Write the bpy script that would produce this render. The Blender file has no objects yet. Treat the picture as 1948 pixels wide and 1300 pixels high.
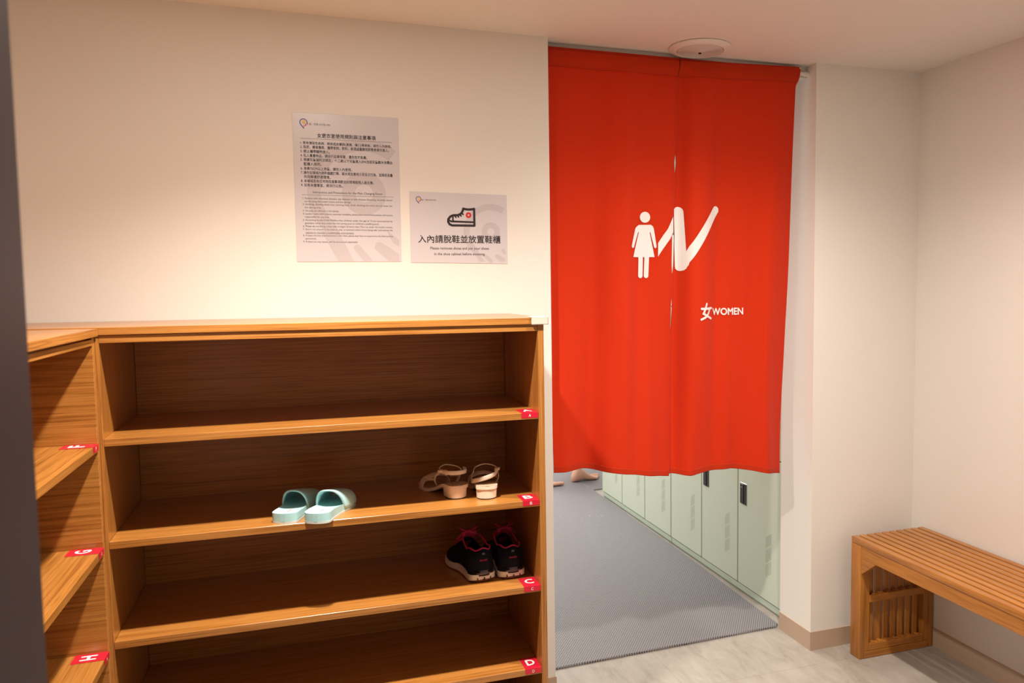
import bpy, bmesh, math, random
from mathutils import Vector, Matrix
from math import sin, cos, pi, radians, sqrt, atan2, exp
random.seed(7)
SC = bpy.context.scene
COL = SC.collection

# ---------------------------------------------------------------- camera
cam_d = bpy.data.cameras.new('camera')
cam_o = bpy.data.objects.new('camera', cam_d)
COL.objects.link(cam_o)
cam_d.sensor_width = 36.0
cam_d.sensor_fit = 'HORIZONTAL'
cam_d.lens = 1522.5 / 1948 * 36
cam_d.shift_x = -(1102 - 974) / 1948
cam_d.shift_y = (654 - 650) / 1948
cam_d.clip_start = 0.02
right = Vector((0.94590397, -0.32429943, -0.00977571))
up = Vector((0.03197384, 0.06319168, 0.99748909))
fwd = Vector((0.3228674, 0.94384146, -0.07014236))
M3 = Matrix((right, up, -fwd)).transposed()
cam_o.matrix_world = Matrix.Translation((0.1522, -2.4356, 1.3435)) @ M3.to_4x4()
cam_d.dof.use_dof = True
cam_d.dof.focus_distance = 2.5
cam_d.dof.aperture_fstop = 28.14 / 4.2
SC.camera = cam_o

# ---------------------------------------------------------------- light
w = bpy.data.worlds.new('world')
SC.world = w
w.use_nodes = True
w.node_tree.nodes['Background'].inputs[0].default_value = (1.0, 0.85, 0.7, 1)
w.node_tree.nodes['Background'].inputs[1].default_value = 0.02
WARM = (1.0, 0.90, 0.79)
COOL = (1.0, 0.95, 0.89)
def spot(name, loc, energy, size, blend, color=WARM, radius=0.035):
    d = bpy.data.lights.new(name, 'SPOT')
    d.energy = energy; d.spot_size = radians(size); d.spot_blend = blend
    d.color = color; d.shadow_soft_size = radius
    o = bpy.data.objects.new(name, d); COL.objects.link(o)
    o.location = loc
    return o
def area(name, loc, energy, sx, sy, color, rot=(0, 0, 0)):
    d = bpy.data.lights.new(name, 'AREA')
    d.shape = 'RECTANGLE'; d.size = sx; d.size_y = sy; d.energy = energy; d.color = color
    o = bpy.data.objects.new(name, d); COL.objects.link(o)
    o.location = loc; o.rotation_euler = rot
    return o
def disc(name, loc, energy, color=WARM):
    o = area(name, loc, energy, 0.07, 0.07, color)
    o.data.shape = 'DISK'
    return o
# each recessed lamp: a diffuse lens plus the beam of its reflector
spot('downlight_left', (0.20, -0.82, 2.11), 172, 130, 1.0); disc('downlight_left_lens', (0.20, -0.82, 2.115), 5.7)
spot('downlight_right', (1.36, -0.80, 2.11), 105, 148, 1.0); disc('downlight_right_lens', (1.36, -0.80, 2.115), 5.5)
area('locker_room_light', (1.0, 3.0, 2.10), 112, 1.4, 2.6, COOL)
area('lobby_fill', (0.6, -3.1, 2.10), 5, 1.6, 1.0, (1.0, 0.84, 0.70))  # added soft fill from behind the camera, not a known lamp

vs = SC.view_settings
SC.display_settings.display_device = 'sRGB'
vs.view_transform = 'Standard'; vs.look = 'None'
vs.exposure = 0.07; vs.gamma = 1.0; vs.use_curve_mapping = False

# ---------------------------------------------------------------- materials
def mat(name, color, rough=0.5, spec=0.5, metal=0.0, **kw):
    m = bpy.data.materials.new(name); m.use_nodes = True
    b = m.node_tree.nodes['Principled BSDF']
    b.inputs['Base Color'].default_value = (*color, 1)
    b.inputs['Roughness'].default_value = rough
    b.inputs['Specular IOR Level'].default_value = spec
    b.inputs['Metallic'].default_value = metal
    for k, v in kw.items():
        b.inputs[k.replace('_', ' ')].default_value = v
    return m
class NT:
    def __init__(s, m):
        s.t = m.node_tree; s.b = s.t.nodes['Principled BSDF']
    def n(s, typ, **kw):
        x = s.t.nodes.new(typ)
        for k, v in kw.items():
            if k.startswith('i_'):
                key = k[2:].replace('_', ' ')
                x.inputs[int(key) if key.isdigit() else key].default_value = v
            else: setattr(x, k, v)
        return x
    def l(s, a, ao, b, bi):
        s.t.links.new(a.outputs[ao], b.inputs[bi])
    def ramp(s, stops):
        r = s.n('ShaderNodeValToRGB')
        e = r.color_ramp.elements
        while len(e) < len(stops): e.new(0.5)
        for x, (p, c) in zip(e, stops):
            x.position = p; x.color = (*c, 1)
        return r
def paint(name, color, bump=0.15, scale=260, rough=0.75):
    m = mat(name, color, rough, 0.3); n = NT(m)
    g = n.n('ShaderNodeNewGeometry')
    x = n.n('ShaderNodeTexNoise', i_Scale=scale, i_Detail=3.0)
    n.l(g, 'Position', x, 'Vector')
    bp = n.n('ShaderNodeBump', i_Strength=bump, i_Distance=0.001)
    n.l(x, 'Fac', bp, 'Height'); n.l(bp, 'Normal', n.b, 'Normal')
    return m
def wood(name, axis, c0, c1, c2, fine=330.0, rough=0.28, spec=0.5, coarse=105.0):
    """laminate with the grain running along one axis of the object"""
    m = mat(name, c1, rough, spec, Coat_Weight=0.35, Coat_Roughness=0.22); n = NT(m)
    g = n.n('ShaderNodeTexCoord')
    def stretched(across, along, detail):
        mp = n.n('ShaderNodeMapping')
        sc = [across] * 3; sc['xyz'.index(axis)] = along
        mp.inputs['Scale'].default_value = sc
        n.l(g, 'Object', mp, 'Vector')
        x = n.n('ShaderNodeTexNoise', i_Scale=1.0, i_Detail=detail, i_Roughness=0.6, i_Distortion=0.7)
        n.l(mp, 'Vector', x, 'Vector')
        return x
    a = stretched(fine, 5.0, 4.0); b = stretched(coarse, 1.6, 2.0)
    mx = n.n('ShaderNodeMix', data_type='FLOAT', i_Factor=0.33)
    n.l(a, 'Fac', mx, 'A'); n.l(b, 'Fac', mx, 'B')
    r = n.ramp([(0.38, c0), (0.5, c1), (0.62, c2)])
    n.l(mx, 'Result', r, 'Fac'); n.l(r, 'Color', n.b, 'Base Color')
    bp = n.n('ShaderNodeBump', i_Strength=0.12, i_Distance=0.0006)
    n.l(a, 'Fac', bp, 'Height'); n.l(bp, 'Normal', n.b, 'Normal')
    return m

M = {}
M['wall'] = paint('wall_paint', (0.80, 0.772, 0.725))
M['ceiling'] = paint('ceiling_paint', (0.80, 0.77, 0.725))
M['base'] = paint('beige_vinyl_baseboard', (0.50, 0.37, 0.27), 0.05, 200, 0.5)
WC = ((0.27, 0.096, 0.017), (0.42, 0.168, 0.034), (0.49, 0.215, 0.050))
for ax in 'xyz':
    M['wood_' + ax] = wood('oak_laminate_' + ax, ax, *WC)
    M['teak_' + ax] = wood('teak_' + ax, ax, (0.33, 0.115, 0.014), (0.43, 0.165, 0.022), (0.50, 0.20, 0.03), 110, 0.38, 0.45, 14)
M['paper'] = mat('laminated_paper', (0.63, 0.605, 0.645), 0.30, 0.5)
M['ink'] = mat('black_ink', (0.03, 0.022, 0.025), 0.5, 0.3)
M['ink_brown'] = mat('brown_ink', (0.10, 0.075, 0.075), 0.5, 0.3)
M['mark'] = mat('pale_watermark_ink', (0.55, 0.515, 0.545), 0.35, 0.5)
M['red_ink'] = mat('red_ink', (0.62, 0.03, 0.03), 0.4, 0.3)
M['blue_ink'] = mat('navy_ink', (0.04, 0.05, 0.22), 0.4, 0.3)
M['yellow_ink'] = mat('yellow_ink', (0.75, 0.5, 0.12), 0.4, 0.3)
M['sticker'] = mat('red_sticker', (0.60, 0.012, 0.035), 0.3, 0.5)
M['white_ink'] = mat('white_ink', (0.82, 0.80, 0.80), 0.5, 0.3)
M['guard'] = mat('milky_silicone', (0.72, 0.62, 0.52), 0.35, 0.5, Subsurface_Weight=0.3)
M['frame'] = mat('dark_frame_paint', (0.060, 0.046, 0.052), 0.5, 0.3)
M['plastic_white'] = mat('white_plastic', (0.80, 0.77, 0.73), 0.4, 0.5)
M['black'] = mat('black_plastic', (0.012, 0.012, 0.013), 0.35, 0.5)
M['dark_hole'] = mat('dark_hole', (0.05, 0.06, 0.05), 0.8, 0.1)
M['locker'] = mat('pale_green_steel', (0.62, 0.70, 0.57), 0.38, 0.45)
M['locker_edge'] = mat('pale_green_steel_edge', (0.50, 0.60, 0.50), 0.4, 0.45)
M['steel'] = mat('brushed_steel', (0.6, 0.6, 0.6), 0.3, 0.5, 1.0)

def cloth_mat(name, through, tint=(0.8, 0.05, 0.01)):
    m = mat(name, (0.72, 0.044, 0.009), 0.85, 0.15, Sheen_Weight=0.08)
    n = NT(m); g = n.n('ShaderNodeNewGeometry')
    wv = []
    for d in ('X', 'Z'):
        x = n.n('ShaderNodeTexWave', wave_type='BANDS', bands_direction=d, i_Scale=260.0, i_Distortion=0.6)
        n.l(g, 'Position', x, 'Vector'); wv.append(x)
    ad = n.n('ShaderNodeMath', operation='ADD')
    n.l(wv[0], 'Fac', ad, 0); n.l(wv[1], 'Fac', ad, 1)
    bp = n.n('ShaderNodeBump', i_Strength=0.25, i_Distance=0.0005)
    n.l(ad, 0, bp, 'Height'); n.l(bp, 'Normal', n.b, 'Normal')
    t = n.n('ShaderNodeBsdfTranslucent'); t.inputs['Color'].default_value = (*tint, 1)
    mx = n.n('ShaderNodeMixShader'); mx.inputs[0].default_value = through
    out = n.t.nodes['Material Output']
    n.l(n.b, 'BSDF', mx, 1); n.l(t, 'BSDF', mx, 2); n.l(mx, 0, out, 'Surface')
    return m
M['cloth'] = cloth_mat('red_cotton', 0.30)
M['cloth_double'] = cloth_mat('red_cotton_doubled', 0.30, (0.10, 0.003, 0.001))

def floor_mat():
    m = mat('stone_vinyl_tile', (0.6, 0.55, 0.5), 0.42, 0.35); n = NT(m)
    g = n.n('ShaderNodeNewGeometry')
    mp = n.n('ShaderNodeMapping'); mp.inputs['Scale'].default_value = (16, 5.0, 1); mp.inputs['Rotation'].default_value = (0, 0, 0.25)
    n.l(g, 'Position', mp, 'Vector')
    a = n.n('ShaderNodeTexNoise', i_Scale=1.3, i_Detail=8.0, i_Roughness=0.68, i_Distortion=0.6); n.l(mp, 'Vector', a, 'Vector')
    b = n.n('ShaderNodeTexNoise', i_Scale=4.0, i_Detail=4.0); n.l(g, 'Position', b, 'Vector')
    mx = n.n('ShaderNodeMix', data_type='FLOAT', i_Factor=0.4); n.l(a, 'Fac', mx, 'A'); n.l(b, 'Fac', mx, 'B')
    r = n.ramp([(0.30, (0.23, 0.205, 0.175)), (0.46, (0.36, 0.325, 0.285)), (0.56, (0.41, 0.375, 0.335)), (0.7, (0.48, 0.445, 0.40))])
    n.l(mx, 'Result', r, 'Fac')
    # tile joints every 0.6 m
    sp = n.n('ShaderNodeSeparateXYZ'); n.l(g, 'Position', sp, 0)
    js = []
    for axis, off in ((0, 1.32), (1, -0.10)):
        s1 = n.n('ShaderNodeMath', operation='SUBTRACT'); n.l(sp, axis, s1, 0); s1.inputs[1].default_value = off - 6.0
        s2 = n.n('ShaderNodeMath', operation='PINGPONG'); n.l(s1, 0, s2, 0); s2.inputs[1].default_value = 0.30
        s3 = n.n('ShaderNodeMath', operation='LESS_THAN'); n.l(s2, 0, s3, 0); s3.inputs[1].default_value = 0.0011
        js.append(s3)
    mxx = n.n('ShaderNodeMath', operation='MAXIMUM'); n.l(js[0], 0, mxx, 0); n.l(js[1], 0, mxx, 1)
    half = n.n('ShaderNodeMath', operation='MULTIPLY'); n.l(mxx, 0, half, 0); half.inputs[1].default_value = 0.6
    c = n.n('ShaderNodeMix', data_type='RGBA'); n.l(half, 0, c, 'Factor'); n.l(r, 'Color', c, 'A'); c.inputs['B'].default_value = (0.25, 0.21, 0.18, 1)
    n.l(c, 'Result', n.b, 'Base Color')
    bp = n.n('ShaderNodeBump', i_Strength=0.15, i_Distance=0.001); n.l(a, 'Fac', bp, 'Height'); n.l(bp, 'Normal', n.b, 'Normal')
    return m
M['floor'] = floor_mat()

def mesh_mat():
    """grey wet-area matting: a lattice of little bars over small dark holes, with pale scuffs"""
    m = mat('grey_lattice_matting', (0.3, 0.3, 0.3), 0.5, 0.4); n = NT(m)
    g = n.n('ShaderNodeNewGeometry')
    ws = []
    for ang in (0.6, -0.6):
        mp = n.n('ShaderNodeMapping'); mp.inputs['Rotation'].default_value = (0, 0, ang)
        n.l(g, 'Position', mp, 'Vector')
        x = n.n('ShaderNodeTexWave', wave_type='BANDS', bands_direction='X', i_Scale=38.0); n.l(mp, 'Vector', x, 'Vector'); ws.append(x)
    mu = n.n('ShaderNodeMath', operation='MAXIMUM'); n.l(ws[0], 'Fac', mu, 0); n.l(ws[1], 'Fac', mu, 1)
    r = n.ramp([(0.35, (0.07, 0.068, 0.074)), (0.75, (0.215, 0.208, 0.228)), (1.0, (0.29, 0.28, 0.30))])
    n.l(mu, 0, r, 'Fac')
    mp = n.n('ShaderNodeMapping'); mp.inputs['Scale'].default_value = (30, 5, 1); mp.inputs['Rotation'].default_value = (0, 0, 0.12)
    n.l(g, 'Position', mp, 'Vector')
    s = n.n('ShaderNodeTexNoise', i_Scale=1.0, i_Detail=6.0, i_Roughness=0.7); n.l(mp, 'Vector', s, 'Vector')
    s2 = n.n('ShaderNodeTexNoise', i_Scale=2.2, i_Detail=2.0); n.l(g, 'Position', s2, 'Vector')
    rs = n.ramp([(0.60, (0, 0, 0)), (0.72, (1, 1, 1))]); n.l(s, 'Fac', rs, 'Fac')
    rs2 = n.ramp([(0.52, (0, 0, 0)), (0.65, (0.55, 0.55, 0.55))]); n.l(s2, 'Fac', rs2, 'Fac')
    mm = n.n('ShaderNodeMath', operation='MULTIPLY'); n.l(rs, 'Color', mm, 0); n.l(rs2, 'Color', mm, 1)
    c = n.n('ShaderNodeMix', data_type='RGBA'); n.l(mm, 0, c, 'Factor'); n.l(r, 'Color', c, 'A'); c.inputs['B'].default_value = (0.56, 0.54, 0.54, 1)
    n.l(c, 'Result', n.b, 'Base Color')
    bp = n.n('ShaderNodeBump', i_Strength=0.6, i_Distance=0.002); n.l(mu, 0, bp, 'Height'); n.l(bp, 'Normal', n.b, 'Normal')
    return m
M['mat'] = mesh_mat()
M['mint'] = mat('mint_foam', (0.40, 0.66, 0.67), 0.45, 0.4)
M['mint_dark'] = mat('mint_lining', (0.22, 0.55, 0.49), 0.6, 0.3)
M['pink_print'] = mat('pink_print', (0.72, 0.34, 0.40), 0.5, 0.3)
M['sole_grey'] = mat('pale_rubber', (0.60, 0.62, 0.55), 0.6, 0.3)
M['nude'] = mat('nude_leather', (0.86, 0.70, 0.57), 0.35, 0.5)
M['nude_in'] = mat('nude_insole', (0.48, 0.31, 0.21), 0.6, 0.3)
M['outsole'] = mat('dark_outsole', (0.03, 0.022, 0.02), 0.7, 0.2)
M['knit'] = mat('navy_knit', (0.006, 0.007, 0.016), 0.85, 0.2)
M['knit_in'] = mat('dark_lining', (0.012, 0.008, 0.012), 0.9, 0.1)
M['pink'] = mat('magenta_binding', (0.50, 0.035, 0.10), 0.7, 0.2)
M['foam_white'] = mat('white_foam_sole', (0.84, 0.81, 0.76), 0.6, 0.3)
M['grey_tpu'] = mat('grey_heel_rubber', (0.09, 0.09, 0.13), 0.3, 0.5)
M['gum'] = mat('reddish_rubber', (0.20, 0.055, 0.032), 0.6, 0.3)
M['skin'] = mat('skin', (0.74, 0.42, 0.31), 0.5, 0.4, Subsurface_Weight=0.1)
M['hair'] = mat('black_hair', (0.012, 0.010, 0.010), 0.5, 0.4)
M['shirt'] = mat('grey_cotton', (0.35, 0.35, 0.37), 0.85, 0.2)
M['shorts'] = mat('navy_cotton', (0.04, 0.05, 0.10), 0.85, 0.2)

# ---------------------------------------------------------------- helpers
def tag(o, label=None, cat=None, group=None, kind=None):
    if label: o['label'] = label
    if cat: o['category'] = cat
    if group: o['group'] = group
    if kind: o['kind'] = kind
    return o
def thing(name, loc, label, cat, group=None, rotz=0.0):
    o = bpy.data.objects.new(name, None); COL.objects.link(o)
    o.empty_display_size = 0.05
    o.location = loc; o.rotation_euler = (0, 0, rotz)
    return tag(o, label, cat, group)
def root_of(p):
    while p.parent: p = p.parent
    return p
def finish(name, bm, mats, parent=None, smooth=False, local=False, auto=None):
    """bm in world coordinates (or in the thing's own when local) -> one mesh object"""
    bmesh.ops.recalc_face_normals(bm, faces=bm.faces[:])
    me = bpy.data.meshes.new(name)
    bm.to_mesh(me); bm.free()
    for m in (mats if isinstance(mats, (list, tuple)) else [mats]):
        me.materials.append(M[m] if isinstance(m, str) else m)
    if parent is not None and not local:
        me.transform(Matrix.Translation(-Vector(root_of(parent).location)))
    if smooth:
        for p in me.polygons: p.use_smooth = True
        if auto is not None:
            me.set_sharp_from_angle(angle=radians(auto))
    o = bpy.data.objects.new(name, me); COL.objects.link(o)
    if parent is not None: o.parent = parent
    return o
def box(bm, x0, x1, y0, y1, z0, z1, bev=0.0, mi=0, seg=1):
    t = bmesh.new()
    vs_ = [t.verts.new((x, y, z)) for x in (x0, x1) for y in (y0, y1) for z in (z0, z1)]
    for f in ((0, 1, 3, 2), (4, 6, 7, 5), (0, 4, 5, 1), (2, 3, 7, 6), (0, 2, 6, 4), (1, 5, 7, 3)):
        t.faces.new([vs_[i] for i in f])
    bmesh.ops.recalc_face_normals(t, faces=t.faces[:])
    if bev > 0:
        bmesh.ops.bevel(t, geom=t.edges[:], offset=bev, segments=seg, affect='EDGES', profile=0.5)
    merge(bm, t, mi)
def merge(bm, t, mi=None):
    vm = {v: bm.verts.new(v.co) for v in t.verts}
    for f in t.faces:
        try:
            nf = bm.faces.new([vm[v] for v in f.verts]); nf.material_index = f.material_index if mi is None else mi
            nf.smooth = f.smooth
        except ValueError: pass
    t.free()
def tube(bm, pts, r, n=8, mi=0, flat=None, closed=False, cap=True):
    """round (or flattened: flat=(width, thickness, updir)) tube along a list of points"""
    pts = [Vector(p) for p in pts]; rings = []; N = len(pts)
    for i, p in enumerate(pts):
        if closed: d = pts[(i + 1) % N] - pts[i - 1]
        else: d = pts[min(i + 1, N - 1)] - pts[max(i - 1, 0)]
        d.normalize()
        ref = Vector(flat[2](i / (N - 1)) if flat and callable(flat[2]) else (flat[2] if flat else (0, 0, 1)))
        if abs(d.dot(ref)) > 0.98: ref = Vector((1, 0, 0)) if abs(d.x) < 0.9 else Vector((0, 1, 0))
        s = d.cross(ref).normalized(); u = s.cross(d).normalized()
        rr = r(i / (N - 1)) if callable(r) else r
        ring = []
        for k in range(n):
            a = 2 * pi * k / n
            if flat: off = u * (cos(a) * flat[0] / 2) + s * (sin(a) * flat[1] / 2)
            else: off = u * cos(a) * rr + s * sin(a) * rr
            ring.append(bm.verts.new(p + off))
        rings.append(ring)
    M_ = N if closed else N - 1
    for i in range(M_):
        a, b = rings[i], rings[(i + 1) % N]
        for k in range(n):
            f = bm.faces.new((a[k], a[(k + 1) % n], b[(k + 1) % n], b[k])); f.material_index = mi
    if cap and not closed:
        for ring in (rings[0][::-1], rings[-1]):
            f = bm.faces.new(ring); f.material_index = mi
def lathe(bm, prof, n=48, mi=0, center=(0, 0, 0)):
    c = Vector(center); rings = []
    for r, z in prof:
        if r < 1e-6: rings.append([bm.verts.new(c + Vector((0, 0, z)))])
        else: rings.append([bm.verts.new(c + Vector((r * cos(2 * pi * k / n), r * sin(2 * pi * k / n), z))) for k in range(n)])
    for a, b in zip(rings, rings[1:]):
        for k in range(n):
            k2 = (k + 1) % n
            if len(a) == 1 and len(b) == 1: continue
            if len(a) == 1: f = bm.faces.new((a[0], b[k2], b[k]))
            elif len(b) == 1: f = bm.faces.new((a[k], a[k2], b[0]))
            else: f = bm.faces.new((a[k], a[k2], b[k2], b[k]))
            f.material_index = mi
def poly2d(bm, pts, to3, mi=0):
    """filled flat outline; to3 maps (u, v) to a point"""
    vs_ = [bm.verts.new(to3(*p)) for p in pts]
    f = bm.faces.new(vs_); f.material_index = mi
    return f
def stroke2d(bm, pts, wd, to3, mi=0, cap=6, caps=(1, 1)):
    """thick stroke with round ends along a flat polyline"""
    P = [Vector(p) for p in pts]; L = []; R_ = []
    for i, p in enumerate(P):
        d = (P[min(i + 1, len(P) - 1)] - P[max(i - 1, 0)]).normalized()
        n_ = Vector((-d.y, d.x)); ww = (wd(i / (len(P) - 1)) if callable(wd) else wd) / 2
        if 0 < i < len(P) - 1:
            d1 = (P[i] - P[i - 1]).normalized(); ww = ww / max(0.5, n_.dot(Vector((-d1.y, d1.x))))
        L.append(p + n_ * ww); R_.append(p - n_ * ww)
    ring = list(L)
    def arc(c, a, b):
        c = Vector(c); a0 = atan2(a.y - c.y, a.x - c.x); rr = (a - c).length
        return [c + Vector((cos(a0 - pi * k / cap), sin(a0 - pi * k / cap))) * rr for k in range(1, cap)]
    if caps[1]: ring += arc(P[-1], L[-1], R_[-1])
    ring += R_[::-1]
    if caps[0]: ring += arc(P[0], R_[0], L[0])
    poly2d(bm, [(q.x, q.y) for q in ring], to3, mi)
def ringpoly(bm, cx, cz, r0, r1, to3, mi=0, a0=0, a1=2 * pi, n=48, clip=None):
    for k in range(n):
        t0 = a0 + (a1 - a0) * k / n; t1 = a0 + (a1 - a0) * (k + 1) / n
        q = [(cx + r * cos(t), cz + r * sin(t)) for r, t in ((r0, t0), (r1, t0), (r1, t1), (r0, t1))]
        if clip and not all(clip(*p) for p in q): continue
        if r0 < 1e-6: q = [q[0], q[1], q[2]]
        poly2d(bm, q, to3, mi)
TXT = {}
def text_bm(s, bold=0.0):
    """outline mesh of a line of lettering, in its own units, with its extent"""
    c = bpy.data.curves.new('lettering', 'FONT'); c.body = s; c.size = 1.0; c.offset = bold; c.resolution_u = 3
    o = bpy.data.objects.new('lettering', c); COL.objects.link(o)
    dg = bpy.context.evaluated_depsgraph_get(); dg.update()
    me = bpy.data.meshes.new_from_object(o.evaluated_get(dg))
    bpy.data.objects.remove(o); bpy.data.curves.remove(c)
    bm = bmesh.new(); bm.from_mesh(me); bpy.data.meshes.remove(me)
    xs = [v.co.x for v in bm.verts]; ys = [v.co.y for v in bm.verts]
    return bm, (min(xs), max(xs), min(ys), max(ys))
def write(bm, s, x0, x1, z0, h, to3, mi=0, bold=0.0, base=True):
    """lettering stretched to run from x0 to x1; z0 = foot of the line, h = height of the letters' box"""
    t, (a, b, c, d) = text_bm(s)
    k = (x1 - x0) / (b - a) if x1 is not None else None
    kz = h / (d - c)
    if k is None: k = kz
    # heavier lettering is printed several times, each pass a hair above the last and a little to the side
    passes = [(0, 0)] if not bold else [(0, 0), (bold, 0), (-bold, 0), (0, bold), (0, -bold)]
    e1 = Vector(to3(1, 0)) - Vector(to3(0, 0)); e2 = Vector(to3(0, 1)) - Vector(to3(0, 0))
    nrm = e1.cross(e2).normalized()
    for i, (du, dv) in enumerate(passes):
        c_ = t.copy()
        for v in c_.verts:
            v.co = Vector(to3(x0 + (v.co.x - a + du) * k, z0 + (v.co.y - c + dv) * kz)) + nrm * (i * 0.00003)
        merge(bm, c_, mi)
    t.free()
    return x0 + (b - a) * k
def clean(bm): bmesh.ops.remove_doubles(bm, verts=bm.verts[:], dist=1e-6)

# ---------------------------------------------------------------- the setting
H = 2.12
XD, XJ, XR, XL = 0.8918, 1.8728, 2.324, -0.70
def struct(name, m, *boxes, bev=0):
    bm = bmesh.new()
    for b in boxes: box(bm, *b, bev=bev)
    return tag(finish(name, bm, m), kind='structure')
struct('floor', 'floor', (-1.2, 3.0, -4.2, 5.4, -0.10, 0.0))
struct('ceiling', 'ceiling', (-1.2, 3.0, -4.2, 5.4, H, H + 0.10))
struct('wall_back', 'wall', (XL, XD, 0.0, 0.2, 0, H), (XJ, XR, 0.0, 0.2, 0, H), (XD, XJ, 0.0605, 0.2, 2.082, H))
struct('wall_right', 'wall', (XR, 2.44, -4.1, 0.2, 0, H))
struct('wall_left', 'wall', (XL - 0.1, XL, -1.75, 0.2, 0, H))
struct('wall_front', 'wall', (XL - 0.1, -0.16, -1.87, -1.75, 0, H), (1.30, XR, -1.87, -1.75, 0, H), (-0.16, 1.30, -1.87, -1.75, 2.04, H))
struct('wall_rear', 'wall', (-0.8, XR, -4.1, -4.0, 0, H))
struct('wall_rear_left', 'wall', (-0.9, -0.8, -4.1, -1.87, 0, H))
struct('wall_far', 'wall', (-1.0, 2.9, 5.0, 5.1, 0, H))
struct('wall_far_left', 'wall', (-1.1, -1.0, 0.0, 5.1, 0, H), (-1.0, XL - 0.1, 0.1, 0.2, 0, H))
struct('wall_far_right', 'wall', (2.80, 2.90, 0.2, 5.0, 0, H), (2.44, 2.9, 0.1, 0.2, 0, H))
struct('door_1', 'frame', (-0.165, -0.047, -1.90, -1.725, 0, 2.05), (-0.047, 1.20, -1.90, -1.725, 2.0, 2.05), (1.20, 1.31, -1.90, -1.725, 0, 2.05), bev=0.004)
ZB = 0.0696
struct('baseboard_back', 'base', (0.752, XD + 0.003, -0.003, 0.0, 0, ZB), (XD, XD + 0.003, 0, 0.2, 0, ZB))
struct('baseboard_doorway', 'base', (XJ - 0.003, XR, -0.003, 0.0, 0, ZB), (XJ - 0.003, XJ, 0.0, 0.2, 0, ZB))
struct('baseboard_right', 'base', (XR - 0.003, XR, -1.75, -0.003, 0, ZB))

# ---------------------------------------------------------------- wet-area matting
def floor_piece(name, outline, label):
    bm = bmesh.new()
    vs_ = [bm.verts.new((x, y, 0.0)) for x, y in outline]
    f = bm.faces.new(vs_)
    r = bmesh.ops.extrude_face_region(bm, geom=[f])
    for v in [g for g in r['geom'] if isinstance(g, bmesh.types.BMVert)]: v.co.z = 0.008
    bmesh.ops.bevel(bm, geom=[e for e in bm.edges if all(abs(v.co.z - 0.008) < 1e-5 for v in e.verts)], offset=0.003, segments=1, affect='EDGES')
    return tag(finish(name, bm, 'mat'), label, 'mat')
floor_piece('floor_mat', [(-0.9, 0.205), (0.897, 0.175), (1.866, 0.214), (1.8855, 0.235), (1.905, 1.0), (1.9165, 2.4655), (1.9165, 4.9), (-0.9, 4.9)],
            'large grey lattice mat running from the doorway along the lockers')
floor_piece('floor_mat', [(1.9195, 2.470), (2.75, 2.56), (2.75, 4.9), (1.9195, 4.9)],
            'grey lattice mat beyond the far end of the locker row')

# ---------------------------------------------------------------- lockers
LX = 1.922
def locker_row(y0, ndoors, label, locks):
    W = 0.340
    t = thing('locker_unit', (LX, y0, 0), label, 'locker', 'pale green lockers behind the curtain')
    y1 = y0 + ndoors * W
    bm = bmesh.new(); box(bm, LX + 0.018, LX + 0.50, y0 + 0.001, y1 - 0.001, 0.035, 1.84, 0.002); finish('body', bm, 'locker_edge', t)
    bm = bmesh.new(); box(bm, LX + 0.004, LX + 0.48, y0 + 0.002, y1 - 0.002, 0.009, 0.034, 0.002)
    box(bm, LX + 0.012, LX + 0.48, y0 + 0.004, y1 - 0.004, 0.0, 0.009); finish('plinth', bm, 'locker_edge', t)
    for i in range(ndoors):
        a = y0 + i * W + 0.003; b = a + W - 0.007
        for j, (z0, z1) in enumerate(((0.040, 0.638), (0.644, 1.238), (1.244, 1.836))):
            bm = bmesh.new(); box(bm, LX, LX + 0.017, a, b, z0, z1, 0.0022, seg=2)
            d = finish('door', bm, 'locker', t)
            zc = z0 + 0.405
            bm = bmesh.new()
            ya = b - 0.020 - 0.052
            box(bm, LX - 0.0015, LX + 0.001, ya, ya + 0.052, zc - 0.047, zc + 0.047, 0.0006, 0)
            box(bm, LX - 0.0030, LX - 0.0012, ya + 0.002, ya + 0.050, zc - 0.045, zc + 0.045, 0.0006, 1)
            box(bm, LX - 0.0055, LX - 0.0028, ya + 0.021, ya + 0.049, zc - 0.043, zc + 0.043, 0.0012, 1)
            box(bm, LX - 0.0059, LX - 0.0050, ya + 0.030, ya + 0.041, zc + 0.028, zc + 0.030, 0, 0)
            finish('lock_handle', bm, ['steel', 'black'], d)
            bm = bmesh.new()
            for blk in range(3):
                for cx_ in range(7):
                    for rz in range(8):
                        zz = z0 + 0.100 + blk * 0.062 + rz * 0.0068 + cx_ * 0.0040
                        yy = a + 0.070 + (6 - cx_) * 0.0062
                        if blk == 2 and rz > 6: continue
                        vs_ = [bm.verts.new((LX - 0.0003, yy + 0.0015 * cos(k * pi / 3), zz + 0.0015 * sin(k * pi / 3))) for k in range(6)]
                        bm.faces.new(vs_)
            finish('vent_holes', bm, 'dark_hole', d)
    return t
locker_row(0.270, 3, 'pale green steel locker unit nearest the doorway, black locks on its doors', 3)
locker_row(1.291, 3, 'pale green steel locker unit at the far end of the row', 3)

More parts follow.
